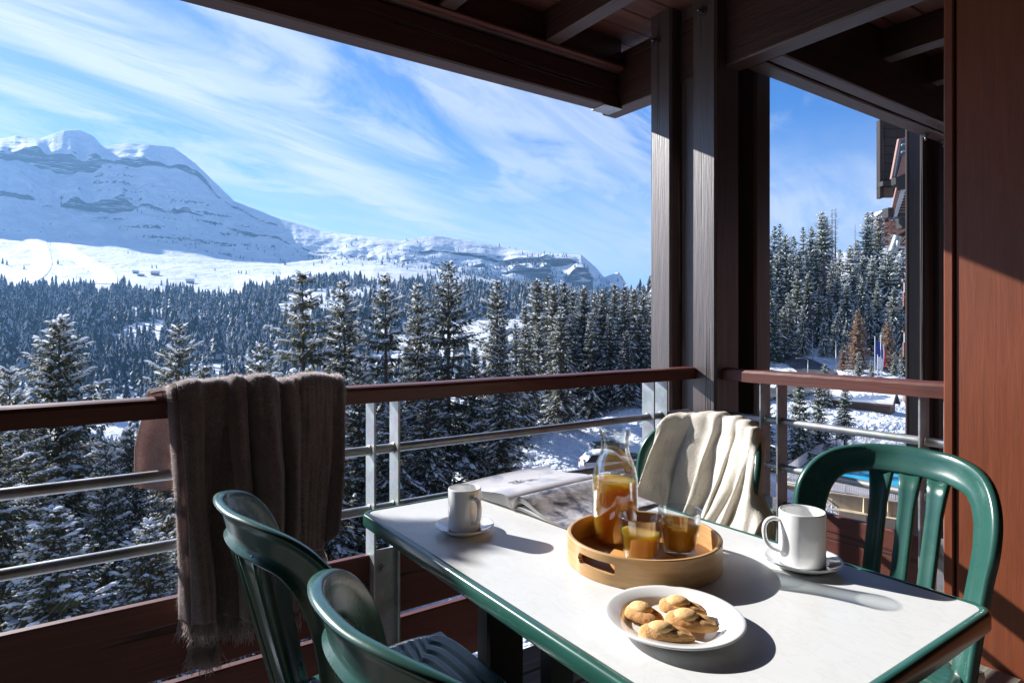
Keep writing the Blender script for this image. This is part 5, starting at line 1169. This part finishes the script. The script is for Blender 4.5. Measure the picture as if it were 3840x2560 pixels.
# ---------------------------------------------------------------- stacking garden chairs of moulded plastic
def bx_(y, z): return -0.215 - 0.115 * (z - 0.42) / 0.44 + 0.090 * min(1.2, abs(y) / 0.205) ** 2.3
def on_back(y, z, n=0.0):
    e = 1e-3; p = Vector((bx_(y, z), y, z)); ty = Vector((bx_(y + e, z) - bx_(y - e, z), 2 * e, 0)); tz = Vector((bx_(y, z + e) - bx_(y, z - e), 0, 2 * e))
    nn = tz.cross(ty).normalized(); nn = nn if nn.x > 0 else -nn
    return p + nn * n
SEC = [(-1, -.62), (-.99, -.1), (-.93, .30), (-.80, .5), (-.4, .30), (0, .24), (.4, .30), (.80, .5), (.93, .30), (.99, -.1), (1, -.62), (.88, -.62), (.82, -.15), (.3, -.10), (-.3, -.10), (-.82, -.15), (-.88, -.62)]
def strip(m, line, width, thick, sec=SEC):
    """sweep a shallow channel section along a line drawn on the back's curved surface"""
    k = len(sec); vs = []
    for i, (y, z) in enumerate(line):
        a = line[max(i - 1, 0)]; b = line[min(i + 1, len(line) - 1)]; d = Vector((b[0] - a[0], b[1] - a[1])); d.normalize(); nx, nz = d.y, -d.x
        w = width[i] if hasattr(width, '__len__') else width
        for u, v in sec: vs.append(on_back(y + nx * u * w / 2, z + nz * u * w / 2, v * thick))
    n = len(line); fs = [(i * k + j, i * k + (j + 1) % k, (i + 1) * k + (j + 1) % k, (i + 1) * k + j) for i in range(n - 1) for j in range(k)]
    fs += [tuple(reversed(range(k))), tuple((n - 1) * k + j for j in range(k))]
    m.add(vs, fs, 0, True)
def make_chair(loc, rz, label):
    R = thing('garden_chair', loc, label, 'chair', 'green garden chairs round the table', rz)
    m = MB()
    half = [(-0.176, 0.41), (-0.184, 0.53), (-0.197, 0.65), (-0.204, 0.725), (-0.196, 0.792), (-0.166, 0.838), (-0.108, 0.857), (-0.05, 0.861), (0.0, 0.862)]
    full = [Vector((y, z, 0)) for y, z in half] + [Vector((-y, z, 0)) for y, z in reversed(half[:-1])]
    pts = [(p.x, p.y) for p in catmull(full, 6)]
    wd = [0.052 + 0.022 * min(1, max(0, (z - 0.66) / 0.18)) for y, z in pts]
    strip(m, pts, wd, 0.017)
    for y0, y1 in ((0, 0), (-0.068, -0.062), (0.068, 0.062)):
        strip(m, [(y1 + (y0 - y1) * i / 10, 0.415 + (0.829 - 0.415) * i / 10) for i in range(11)], [0.041 + 0.016 * max(0, (i - 8.2) / 1.8) for i in range(11)], 0.009)
    m.build('backrest', M['green_plastic'], R, local=True)
    m = MB(); nx, ny = 110, 40; P = []
    for i in range(nx + 1):
        row = []
        for j in range(ny + 1):
            u = -1 + 2 * i / nx; v = -1 + 2 * j / ny
            # squircle outline
            r = max(abs(u), abs(v)); q = (abs(u) ** 4.5 + abs(v) ** 4.5) ** (1 / 4.5); k = r / q if q > 0 else 1
            x = u * k * 0.225 * (1.0); y = v * k * (0.205 + 0.018 * u)
            z = 0.445 - 0.014 * math.cos(min(1, r) * PI / 2) ** 1 + 0.006 * u
            if r < 0.84 and r > 0: z -= 0.0042 * (1 if i % 7 in (0, 1) else 0)
            if r > 0.93: z -= (r - 0.93) / 0.07 * 0.022
            row.append((x, y, z))
        P.append(row)
    m.grid(P)
    P2 = [[(x, y, z - 0.014) for x, y, z in row] for row in P]; m.grid([list(reversed(r)) for r in P2])
    m.build('seat', M['green_plastic'], R, local=True)
    for sx, sy in ((1, 1), (1, -1), (-1, 1), (-1, -1)):
        m = MB(); top = Vector((sx * 0.185, sy * 0.172, 0.436)); ft = Vector((sx * (0.225 if sx > 0 else 0.255), sy * 0.215, 0.0))
        n = 10; vs = []; sec = [(-.024, -.024), (.024, -.024), (.024, -.016), (-.014, -.016), (-.014, .024), (-.024, .024)]
        for i in range(n + 1):
            t = i / n; c = top.lerp(ft, t); w = 1.15 - 0.45 * t
            for a, b in sec: vs.append((c.x - sx * a * w, c.y - sy * b * w, c.z))
        k = 6; m.add(vs, [(i * k + j, i * k + (j + 1) % k, (i + 1) * k + (j + 1) % k, (i + 1) * k + j) for i in range(n) for j in range(k)] + [tuple(range(k)), tuple(n * k + j for j in range(k))]); m.build('leg', M['green_plastic'], R, local=True, weld=True)
    return R
ch1 = make_chair((0.575, 0.70, 0), 0, 'dark green plastic chair nearest the camera at the lower left of the table')
ch2 = copy_tree(ch1, 'dark green plastic chair behind the nearest one, in front of the hanging brown throw'); ch2.location = (0.557, 1.225, 0)
ch3 = copy_tree(ch1, 'empty green plastic chair by the red brown wall, slats lit by the sun'); ch3.location = (1.475, 0.755, 0); ch3.rotation_euler = (0, 0, PI)
ch4 = copy_tree(ch1, 'green plastic chair with the cream throw over its back'); ch4.location = (1.46, 1.34, 0); ch4.rotation_euler = (0, 0, PI)

# ================================================================ on the table
def lathe_thing(name, c, label, cat, group=None, rz=0): return thing(name, c, label, cat, group, rz)
def mug(c, r, h, hdir, label, rs, slabel):
    Sc = thing('saucer', (c[0], c[1], TZ), slabel, 'saucer', 'saucers on the table')
    m = MB(); m.lathe((c[0], c[1], TZ), [(0.0001, 0.004), (rs * .42, 0.004), (rs * .50, 0.0045), (rs * .52, 0.0065), (rs * .70, 0.0085), (rs * .93, 0.0165), (rs, 0.0185), (rs * 1.008, 0.0172), (rs, 0.0155), (rs * .72, 0.004), (rs * .58, 0.0012), (rs * .56, 0.0003), (0.0001, 0.0003)], 72); m.build('dish', M['porcelain'], Sc)
    z0 = TZ + 0.0062
    R = thing('mug', (c[0], c[1], z0), label, 'mug', 'white mugs on saucers')
    m = MB(); t = 0.0042
    prof = [(0.0001, 0.0), (r * .90, 0.0), (r * .955, 0.0012), (r * .985, 0.006), (r, 0.014), (r, h - .003), (r - .0006, h - .0008), (r - t * .5, h), (r - t + .0004, h - .001), (r - t, h - .004), (r - t, 0.012), (r - t - .006, 0.006), (0.0001, 0.0055)]
    m.lathe((c[0], c[1], z0), prof, 72); m.build('cup', M['porcelain'], R)
    u = Vector((math.cos(hdir), math.sin(hdir), 0)); m = MB(); pts = []
    for q, z in [(r - .002, h * .80), (r + .010, h * .835), (r + .022, h * .80), (r + .029, h * .70), (r + .030, h * .55), (r + .026, h * .40), (r + .014, h * .27), (r - .002, h * .215)]: pts.append(Vector((c[0], c[1], z0 + z)) + u * q)
    m.tube(catmull(pts, 6), 0.0056, 12, sq=0.75); m.build('handle', M['porcelain'], R)
mug((0.745, 1.263), 0.0385, 0.096, math.radians(-92), 'white mug at the left end of the table with its handle towards the viewer', 0.068, 'white saucer under the left mug, beside the magazine')
mug((1.190, 0.697), 0.0435, 0.105, math.radians(140), 'large white mug by the red wall side with its handle to the left', 0.074, 'white saucer under the right mug at the far table edge')
# ---------------------------------------------------------------- tray
TC = Vector((0.953, 0.900, TZ)); TR, TH_ = 0.1545, 0.056
tray = thing('serving_tray', TC, 'round pale bamboo tray with cut out handles holding carafe and glasses', 'tray')
m = MB(); m.lathe(TC, [(0.0001, 0.003), (TR - .008, 0.003), (TR - .008, 0.0115), (0.0001, 0.0115)], 96); m.build('tray_base', M['bamboo_base'], tray)
def tray_wall():
    n = 360; w = 0.0088; az = math.atan2(-0.117, -0.09)                       # slots face left-front and right-back
    sl = 0.135; fs = []; vs = []
    levels = [0.0, 0.001] + [0.008 + i * 0.0022 for i in range(19)] + [TH_ - 0.006, TH_ - 0.0015, TH_]
    k = len(levels)
    def hole(j, i):
        th = 2 * PI * (j + .5) / n; z = (levels[i] + levels[i + 1]) / 2
        for a in (HA, HA + PI):
            d = (th - a + PI) % (2 * PI) - PI; s = abs(d) * TR; rr = 0.0105; hz_ = z - 0.031
            L2 = 0.046 - rr
            if (max(0, s - L2) ** 2 + hz_ ** 2) < rr * rr: return True
        return False
    def vid(j, i, side): return ((j % n) * k + i) * 2 + side
    for j in range(n):
        th = 2 * PI * j / n
        for i in range(k):
            e = 0.0018 if i in (0, k - 1) else 0.0
            for rr in (TR - e, TR - w + e): vs.append((TC.x + rr * math.cos(th), TC.y + rr * math.sin(th), TC.z + levels[i]))
    H_ = [[hole(j, i) for i in range(k - 1)] for j in range(n)]
    for j in range(n):
        for i in range(k - 1):
            if not H_[j][i]:
                fs.append((vid(j, i, 0), vid(j + 1, i, 0), vid(j + 1, i + 1, 0), vid(j, i + 1, 0))); fs.append((vid(j, i, 1), vid(j, i + 1, 1), vid(j + 1, i + 1, 1), vid(j + 1, i, 1)))
            else:
                if not H_[(j - 1) % n][i]: fs.append((vid(j, i, 0), vid(j, i + 1, 0), vid(j, i + 1, 1), vid(j, i, 1)))
                if not H_[(j + 1) % n][i]: fs.append((vid(j + 1, i, 0), vid(j + 1, i, 1), vid(j + 1, i + 1, 1), vid(j + 1, i + 1, 0)))
                if not H_[j][i - 1]: fs.append((vid(j, i, 0), vid(j, i, 1), vid(j + 1, i, 1), vid(j + 1, i, 0)))
                if not H_[j][i + 1]: fs.append((vid(j, i + 1, 0), vid(j + 1, i + 1, 0), vid(j + 1, i + 1, 1), vid(j, i + 1, 1)))
        fs.append((vid(j, k - 1, 0), vid(j + 1, k - 1, 0), vid(j + 1, k - 1, 1), vid(j, k - 1, 1))); fs.append((vid(j, 0, 0), vid(j, 0, 1), vid(j + 1, 0, 1), vid(j + 1, 0, 0)))
    m = MB(); m.add(vs, fs, 0, False); return m.build('tray_wall', M['bamboo'], tray)
HA = math.atan2(-0.02, -0.155)
tray_wall()
ZT = TZ + 0.0116
# ---------------------------------------------------------------- carafe and glasses
def carafe(c):
    R = thing('carafe', (c[0], c[1], ZT), 'glass carafe half full of amber iced tea', 'carafe')
    out = [(0.0001, 0.0), (0.036, 0.0), (0.041, 0.003), (0.0445, 0.012), (0.0475, 0.035), (0.0495, 0.065), (0.0495, 0.105), (0.0487, 0.135), (0.0455, 0.156), (0.039, 0.174), (0.0335, 0.187), (0.0305, 0.198), (0.0300, 0.210), (0.0315, 0.226), (0.0340, 0.240), (0.0350, 0.2445)]
    t = 0.0024
    inn = [(max(0.0001, r - t), max(z, 0.006)) for r, z in out][1:]
    m = MB(); m.lathe((c[0], c[1], ZT), out + [(0.0342, 0.2455)] + list(reversed(inn)) + [(0.0001, 0.006)], 64); m.build('glass', M['glass'], R)
    lv = 0.134; li = [(0.0001, 0.0068)] + [(r - .0006, z + .0006) for r, z in inn if z < lv] + [(0.0457, lv), (0.044, lv - 0.0007), (0.0001, lv - 0.0007)]
    m = MB(); m.lathe((c[0], c[1], ZT), li, 64); m.build('iced_tea', M['tea'], R)
carafe((0.961, 0.990))
def tumbler(c, label, rt=0.0445, h=0.088, lv=0.056):
    R = thing('tumbler', (c[0], c[1], ZT), label, 'glass', 'tumblers on the tray')
    fac = lambda th, z: 1 - (0.035 * (1 - math.cos(((th * 9 / (2 * PI)) % 1 - .5) * 2 * .9) * 1.0) if 0.004 < z < h * .52 else 0)
    out = [(0.0001, 0.0), (rt * .68, 0.0), (rt * .72, 0.002), (rt * .74, 0.012), (rt * .80, 0.026), (rt * .86, h * .50), (rt * .90, h * .54), (rt * .93, h * .66), (rt * .985, h * .97), (rt, h)]
    t = 0.0026; inn = [(r - t, max(z, 0.009)) for r, z in out][1:]
    m = MB(); m.lathe((c[0], c[1], ZT), out + [(rt - t * .4, h + .0008)] + list(reversed(inn)) + [(0.0001, 0.009)], 90, fn=fac); m.build('glass', M['glass'], R)
    rl = np.interp(lv, [z for r, z in out], [r for r, z in out]) - t - .0006
    li = [(0.0001, 0.0098)] + [(r - .0007, z + .0007) for r, z in inn if z < lv] + [(rl, lv), (rl - .0016, lv - .0006), (0.0001, lv - .0006)]
    m = MB(); m.lathe((c[0], c[1], ZT), li, 90, fn=fac); m.build('iced_tea', M['tea'], R)
tumbler((0.930, 0.885), 'glass of amber iced tea at the front of the tray, left of the other glass')
tumbler((1.024, 0.866), 'glass of amber iced tea at the back right of the tray', lv=0.063)
# ---------------------------------------------------------------- plate of cookies
PC = Vector((0.779, 0.672, TZ))
pl = thing('plate', PC, 'round white plate carrying four golden cookies', 'plate')
r = 0.1095
m = MB(); m.lathe(PC, [(0.0001, 0.0055), (r * .60, 0.0055), (r * .665, 0.0075), (r * .71, 0.013), (r * .76, 0.0165), (r * .93, 0.0215), (r * .985, 0.0228), (r, 0.0215), (r * .995, 0.0198), (r * .93, 0.0175), (r * .75, 0.0110), (r * .64, 0.003), (r * .60, 0.0006), (r * .57, 0.0003), (0.0001, 0.001)], 96); m.build('dish', M['porcelain'], pl)
def cookie_at(i, x, y, z, rz, L_, Wd, tilt, label):
    """shell shaped bun: pointed body, puffed crown, a crack running to the tip"""
    R = thing('cookie', (x, y, z), label, 'cookie', 'cookies on the white plate', rz); R.rotation_euler = (tilt, 0.0, rz)
    m = MB(); nu, nv = 40, 26; P = []
    for a in range(nu + 1):
        u = -1 + 2 * a / nu; row = []
        for b in range(nv + 1):
            th = 2 * PI * b / nv
            w = (1 - abs(u) ** 3.0) ** 0.5 * (0.80 + 0.20 * (1 - (u + 1) / 2) - 0.10 * max(0, u))
            yy = math.cos(th) * Wd / 2 * w; zz = math.sin(th); zz = (zz * 0.017 if zz > 0 else zz * 0.0075) * (w ** 0.8)
            if math.sin(th) > 0 and u > -0.05: zz -= 0.0055 * math.exp(-(yy / 0.0050) ** 2) * min(1, (u + 0.05) * 3) * (1 - max(0, u - .75) * 3)
            k = 1 + 0.05 * mnoise.noise(Vector((u * 5 + i * 9, yy * 160, zz * 160)))
            row.append((u * L_ / 2, yy * k, 0.0078 + zz * k))
        P.append(row)
    m.grid(P); m.build('crust', M['cookie'], R, local=True)
    m = MB(); P = []
    for a in range(21):
        ph = PI * a / 20; row = []
        for b in range(29):
            th = 2 * PI * b / 28; k = 1 + 0.05 * mnoise.noise(Vector((math.cos(th) * 2 + i, math.sin(th) * 2, ph * 2)))
            row.append((-0.10 * L_ + math.sin(ph) * math.cos(th) * 0.0195 * k, math.sin(ph) * math.sin(th) * 0.0150 * k, 0.0190 + math.cos(ph) * 0.0098 * k))
        P.append(row)
    m.grid(P); m.build('crown', M['cookie_top'], R, local=True)
zc = TZ + 0.0062
# a few crumbs
m = MB(); rc = random.Random(8)
for _ in range(26):
    a = rc.uniform(0, 6.28); q = rc.uniform(.1, .62) * r; c = PC + Vector((q * math.cos(a), q * math.sin(a), 0.0062)); w = rc.uniform(.0006, .0017); m.obox(c, (math.cos(a * 3), math.sin(a * 3), 0), (-math.sin(a * 3), math.cos(a * 3), 0), (w * 1.6, w, w), 0, w * .2)
m.build('crumbs', M['cookie'], pl)
cz = math.atan2(-0.5712, 0.8207)                                            # direction that runs to the right in the picture
cookie_at(0, 0.748, 0.703, zc, cz - 0.75, 0.066, 0.048, 0.0, 'shortest golden cookie at the left of the plate')
cookie_at(1, 0.815, 0.683, zc + .001, cz - 0.42, 0.078, 0.045, 0.0, 'golden cookie at the back of the plate behind the others')
cookie_at(2, 0.785, 0.640, zc + .004, cz - 0.38, 0.082, 0.046, 0.10, 'golden cookie at the right of the plate leaning on the back one')
cookie_at(3, 0.728, 0.640, zc, cz - 0.20, 0.084, 0.046, 0.0, 'golden cookie at the front of the plate nearest the viewer')
# ---------------------------------------------------------------- open magazine
MG = thing('magazine', (1.08, 1.34, TZ), 'open magazine with a snowy mountain photo spread lying behind the tray', 'magazine')
mu = Vector((1.0, 0.10, 0)).normalized(); mv = Vector((-mu.y, mu.x, 0))        # along the spine, towards the left page
mo = Vector((0.925, 1.325, TZ)); ML = 0.33
def page(prof, name, mats, dz=0.0, u0=0.0, u1=ML, cut=0):
    m = MB(); n = 16; P = []
    for i in range(n + 1):
        u = u0 + (u1 - u0) * i / n; P.append([mo + mu * u + mv * v + Vector((0, 0, z + dz + 0.004 * math.sin(u * 9) * min(1, abs(v) * 12))) for v, z in prof])
    m.grid(P); return m
lp = [(p.x, p.y) for p in catmull([(0.0, 0.006, 0), (0.010, 0.026, 0), (0.035, 0.036, 0), (0.08, 0.033, 0), (0.14, 0.026, 0), (0.20, 0.027, 0), (0.222, 0.031, 0)], 5)]
rp = [(p.x, p.y) for p in catmull([(0.0, 0.006, 0), (-0.008, 0.030, 0), (-0.026, 0.044, 0), (-0.055, 0.038, 0), (-0.10, 0.020, 0), (-0.15, 0.009, 0), (-0.205, 0.005, 0)], 5)]
page(lp, 'l', None).build('page', M['pale_page'], MG, 'pale left page with dark printed letters'); page(rp, 'r', None).build('page', M['photo_page'], MG, 'right page printed with a grey snowy mountain photo')
for k in range(1, 8):
    f = 1 - k / 8.5
    q = [(v * (1 - .012 * k), 0.003 + (z - 0.003) * f) for v, z in lp]; page(q, 'l', None).build('leaf', M['paper_edge'], MG)
    if k < 4 or k > 5:
        q = [(v * (1 - .010 * k), 0.003 + (z - 0.003) * f) for v, z in rp]; page(q, 'r', None).build('leaf', M['paper_edge'], MG)
def letters():
    m = MB()
    def bar(u0, v0, u1, v1):
        def P(u, v):
            z = float(np.interp(v, [a for a, b in lp], [b for a, b in lp])) + 0.004 * math.sin(u * 9) * min(1, abs(v) * 12) + 0.0008
            return mo + mu * u + mv * v + Vector((0, 0, z))
        m.add([P(u0, v0), P(u1, v0), P(u1, v1), P(u0, v1)], [(0, 1, 2, 3)])
    # the headline stands on its head as seen from here: E with a short stem, then an arch
    for v in (0.108, 0.124, 0.140): bar(0.105, v, 0.140, v + 0.005)
    bar(0.128, 0.108, 0.133, 0.144)
    bar(0.142, 0.100, 0.162, 0.104); bar(0.160, 0.100, 0.165, 0.118)
    bar(0.150, 0.122, 0.176, 0.126); bar(0.146, 0.122, 0.150, 0.142); bar(0.176, 0.100, 0.181, 0.126); bar(0.192, 0.108, 0.198, 0.112)
    m.build('printed_letters', M['ink'], MG)
letters()

# ================================================================ woollen throws
rt = random.Random(12)
def fringe(m, pts, dirv, ln, rr, w=0.0016, curl=0.012):
    for p in pts:
        p = Vector(p); L_ = ln * rr.uniform(.55, 1.25); d = Vector(dirv) + Vector((rr.uniform(-.28, .28), rr.uniform(-.2, .2), rr.uniform(-.1, .1))); d.normalize()
        q1 = p + d * L_ * .5 + Vector((rr.uniform(-curl, curl), rr.uniform(-curl, curl), 0)) * .5; q2 = q1 + d * L_ * .5 + Vector((rr.uniform(-curl, curl), rr.uniform(-curl, curl), 0))
        m.tube([p, q1, q2], [w, w * .8, w * .25], 4, cap=False)
def fuzz(m, P, n, rr, ln=0.006):
    """short stray fibres standing off the cloth"""
    nu, nv = len(P), len(P[0])
    for _ in range(n):
        i = rr.randrange(nu - 1); j = rr.randrange(nv - 1); a, b, c = Vector(P[i][j]), Vector(P[i + 1][j]), Vector(P[i][j + 1]); nn = (b - a).cross(c - a)
        if nn.length < 1e-12: continue
        nn.normalize()
        if rr.random() < .5: nn = -nn
        p = a + (b - a) * rr.random() + (c - a) * rr.random(); e = p + (nn + Vector((rr.uniform(-.8, .8), rr.uniform(-.8, .8), rr.uniform(-.8, .8)))) * ln * rr.uniform(.4, 1.2)
        t = (e - p).cross(Vector((.3, .5, .8))).normalized() * 0.00035; m.add([p - t, p + t, e], [(0, 1, 2)])
def gs(s, c, w): return math.exp(-((s - c) / w) ** 2)
BT = thing('wool_throw', (0.52, 2.15, 0.2), 'brown woollen throw with fringed ends hanging over the front handrail', 'throw')
def brown_sheet(x0, x1, bottom, path_off, folds, seed, top=True, back=0.0, leftlean=0.0, ns=90, nt=70, rightcurve=0.0):
    """x0..x1 along the rail; bottom(s): height of the lower edge; folds(s): outward bulge of the pleats"""
    P = []; rr = Vector((seed, seed * 2.3, 0))
    for i in range(ns + 1):
        s = i / ns; row = []; zb = bottom(s)
        prof = []
        if top:
            prof += [(2.236 + .004, 1.0 - back), (2.238, 0.96), (2.233, 1.003), (2.205, 1.016), (2.165, 1.020), (2.130, 1.013), (2.112, 0.992)] if back > 0.05 else [(2.246, 0.985), (2.240, 1.010), (2.205, 1.016 + .026 * math.sin(PI * s) ** .5), (2.165, 1.020 + .030 * math.sin(PI * s) ** .5), (2.122, 1.012 + .028 * math.sin(PI * s) ** .5), (2.104, 0.992)]
        zt = 0.992 if top else 0.93
        prof += [(2.108 - path_off, zt - .03), (2.106 - path_off, zt - .15), (2.108 - path_off, (zt + zb) / 2), (2.112 - path_off, zb)]
        cm = catmull([(a, b, 0) for a, b in prof], 40)
        # resample evenly
        dl = [0.0]
        for k in range(1, len(cm)): dl.append(dl[-1] + (cm[k] - cm[k - 1]).length)
        for j in range(nt + 1):
            d = dl[-1] * j / nt; k = min(len(cm) - 2, max(0, np.searchsorted(dl, d) - 1)); f = (d - dl[k]) / max(1e-9, dl[k + 1] - dl[k]); q = cm[k].lerp(cm[k + 1], f)
            Y, Z = q.x, q.y
            drop = max(0.0, 1.0 - Z) if Y < 2.17 else 0.0
            amp = min(1.0, 0.25 + drop * 3.2)
            w = 1.35 * folds(s, drop) * amp
            topl = 0.22 * max(0.0, folds(s, 0.0)) if drop <= 0 else 0
            x = x0 + (x1 - x0) * s + leftlean * drop * (1 - s) + rightcurve * (drop ** 2) * s
            nz = mnoise.noise(Vector((s * 5, Z * 3.5, seed))) * 0.014 * min(1, .3 + drop * 4) + mnoise.noise(Vector((s * 18, Z * 5, seed + 5))) * 0.004
            row.append((x + 0.010 * mnoise.noise(Vector((s * 4, Z * 2.5, seed + 9))) * drop * 2, Y - w - nz, Z + topl + (nz * .5 if drop <= 0 else 0)))
        P.append(row)
    return P
def pleat(s, ks):
    for (a, u), (b, v) in zip(ks[:-1], ks[1:]):
        if s <= b: t = (s - a) / (b - a); return u + (v - u) * (0.5 - 0.5 * math.cos(PI * t)) ** (0.75 if v > u else 1.33)
    return ks[-1][1]
KA = [(0, -.012), (.05, .040), (.14, .056), (.20, .040), (.27, -.016), (.33, -.010), (.43, -.034), (.50, .050), (.555, .036), (.585, -.014), (.68, .050), (.75, .066), (.81, .040), (.855, -.012), (.93, .034), (1, .014)]
KB = [(0, .004), (.12, .006), (.40, .020), (.70, .016), (.80, .006), (.94, .040), (1, .004)]
def fold_a(s, d): return pleat(min(1, max(0, s + .03 * math.sin(d * 5 + s * 4) * min(1, d * 3))), KA)
def fold_b(s, d): return pleat(min(1, max(0, s + .03 * math.sin(d * 4))), KB)
def bot_a(s): return 0.335 - 0.03 * s + 0.015 * math.sin(s * 11)
def bot_b(s): return 0.43 + 0.10 * s ** 2.2 + 0.012 * math.sin(s * 15)
def bot_c(s): return 0.24 + (0.07 if s > .45 else 0) + 0.012 * math.sin(s * 14)
mb = MB(); fr = MB(); fz = MB()
PA = brown_sheet(0.226, 0.602, bot_a, 0.012, fold_a, 1.0, leftlean=0.05)
PB = brown_sheet(0.560, 0.765, bot_b, -0.001, fold_b, 2.0, rightcurve=-0.10)
PCc = brown_sheet(0.275, 0.475, bot_c, -0.012, lambda s, d: 0.012 * math.sin(s * 12) + 0.01, 3.0, top=False, nt=50)
mb.grid(PA[:7], 1); mb.grid(PA[6:]); mb.grid(PB); mb.grid(PCc)
for P in (PA, PB, PCc): fuzz(fz, P, 5200, rt)
for P in (PA, PB): fuzz(fz, [r[2:20] for r in P], 7000, rt, 0.0075)
fuzz(fz, PA[:4], 9000, rt, 0.009); fuzz(fz, PB[-9:], 4000, rt, 0.009)  # denser pale fibres along the edges, for the painted rim glow
# the part that falls on the outer side of the rail, showing left of the front fold
Pk = []
for i in range(30):
    s = i / 29; row = []
    for j in range(40):
        t = j / 39; zb = 0.705 + 0.09 * s - 0.03 * math.sin(s * 5)
        q = catmull([(2.12, 1.014, 0), (2.19, 1.020, 0), (2.236, 1.006, 0), (2.246, 0.95, 0), (2.250, 0.85, 0), (2.252, zb, 0)], 8); k = t * (len(q) - 1); k0 = min(int(k), len(q) - 2); v = q[k0].lerp(q[k0 + 1], k - k0)
        dr = max(0, 1.0 - v.y); row.append((0.155 + 0.30 * s + 0.03 * (1 - s) * (1 - min(1, dr * 6)), v.x + (0.050 * math.sin(s * 11 + 1) + .03 * gs(s, .4, .08)) * min(1, dr * 5) + 0.02, v.y + 0.006 * math.sin(s * 14) * (dr <= 0)))
    Pk.append(row)
mb.grid(Pk, 1); fuzz(fz, Pk, 4000, rt)
cl = mb.build('cloth', [M['brown_wool'], M['brown_wool_backlit']], BT)
sm = cl.modifiers.new('thickness', 'SOLIDIFY'); sm.thickness = 0.005; sm.offset = 0
def edge_pts(P, per): return [Vector(P[i][-1]).lerp(Vector(P[i + 1][-1]), k / per) for i in range(len(P) - 1) for k in range(per)]
fringe(fr, edge_pts(PA, 7), (-0.05, 0, -1), 0.055, rt); fringe(fr, edge_pts(PB, 7)[:460], (0, 0, -1), 0.05, rt); fringe(fr, edge_pts(PCc, 6), (0, 0, -1), 0.07, rt)
fringe(fr, [p for p in edge_pts(PB, 7)[60:240]], (0.02, 0, -1), 0.14, rt, curl=0.02)
# short fringe standing along the overlapping edge
fringe(fr, [Vector(PA[-1][j]).lerp(Vector(PA[-1][j + 1]), k / 4) for j in range(14, len(PA[-1]) - 1) for k in range(4)], (1, -0.2, -0.25), 0.010, rt, 0.0011, 0.003)
fr.build('fringe', M['wool_fuzz'], BT); fz.build('fuzz', M['wool_fuzz'], BT)

CT_ = thing('wool_throw', (1.9, 1.5, 0.6), 'cream woollen throw draped in folds over the back of the far chair', 'throw')
def chair4(y, z, n=0.0):
    p = on_back(y, z, n); return Vector((1.46 - p.x, 1.34 - p.y, p.z))
def rim_z(y):
    a = abs(y); return float(np.interp(a, [0, .045, .108, .166, .204, .220, .232, .26], [.902, .901, .896, .877, .838, .785, .71, .61]))
KC = [(0, .35), (.07, .95), (.15, .25), (.20, .0), (.30, .62), (.345, .45), (.41, .9), (.47, .05), (.55, .7), (.60, .15), (.66, .8), (.705, .3), (.76, .95), (.82, .0), (.88, .55), (.93, .2), (1, .8)]
def cream():
    P = []; ns, nt = 130, 90
    for i in range(ns + 1):
        s = i / ns; yl = -0.190 + 0.48 * s                       # local y: negative is the left side in the picture
        ye = max(-.222, min(.232, yl)); zt = rim_z(ye) - max(0, yl - .232) * 1.2
        ph = s * 2 * PI * 5.2 + 0.6
        row = []
        back = 0.46 + 0.05 * math.sin(s * 4) if s > .35 else 0.10 + 0.68 * max(0, s - .0)
        front = 0.43
        for j in range(nt + 1):
            t = j / nt; L_ = (t - 0.36) / 0.64 if t > 0.36 else (t - 0.36) / 0.36       # -1 back edge .. 0 rim .. 1 front edge
            d = L_ * (front if L_ > 0 else back)
            k = min(1, abs(d) / 0.05); z = zt + 0.012 - (abs(d) - 0.02 * (1 - math.exp(-abs(d) / .02)))
            z = zt + 0.014 - max(0, abs(d) - 0.018) - 0.012 * k
            sh_ = s + (0.05 * math.sin(d * 9 + s * 5)) * min(1, abs(d) * 5); fold = 2 * pleat(min(1, max(0, sh_)), KC) - 1
            a = (0.004 + 0.014 * min(1, abs(d) / .22))
            # seen from the front the pleats fan out to the lower left
            yy = yl - (0.34 * d * (0.25 + 0.75 * s) if d > 0 else 0.02 * d)
            yw = yy + 0.012 * math.cos(ph) * min(1, abs(d) / .1)
            base = on_back(max(-.230, min(.230, yw)), max(.45, min(.86, z)))
            off = (0.020 + a * (fold + 1)) if d > 0 else -(0.034 + a * (fold + 1) * 0.9)
            off *= min(1, .25 + abs(d) / 0.03) if abs(d) < 0.03 else 1
            nz = 0.004 * mnoise.noise(Vector((s * 14, d * 16, 3.0)))
            x = base.x + off + nz - (max(0, -d) * 0.05)
            zz = z + (0.007 * fold + .006) * max(0, 1 - abs(d) / .05)
            row.append((1.46 - x, 1.34 - yw, zz))
        P.append(row)
    return P
PQ = cream(); m = MB(); m.grid(PQ); cq = m.build('cloth', M['cream_wool'], CT_)
sm = cq.modifiers.new('thickness', 'SOLIDIFY'); sm.thickness = 0.006; sm.offset = 0
m = MB(); fuzz(m, PQ, 16000, rt, 0.005); m.build('fuzz', M['cream_fuzz'], CT_)

# ================================================================ thin blue mountain air
def haze():
    zs = [v[2] for v in P3.reshape(-1, 3)]
    allp = P3.reshape(-1, 3); lo = allp.min(0) - 60; hi = allp.max(0) + 60
    m = MB(); m.box((lo[0], lo[1] - 40, lo[2] - 1), (hi[0], hi[1], hi[2]))
    t = NT('mountain_air'); v = t.n('VolumePrincipled'); v.inputs['Color'].default_value = (0.24, 0.54, 1.0, 1); v.inputs['Density'].default_value = HAZE; v.inputs['Anisotropy'].default_value = 0.25
    t.l(v.outputs[0], t.out.inputs['Volume'])
    o = m.build('haze', t.mat); tag(o, 'thin bluish mountain haze between the balcony and the peaks', 'haze', None, 'stuff')
HAZE = 1.05e-4
haze()
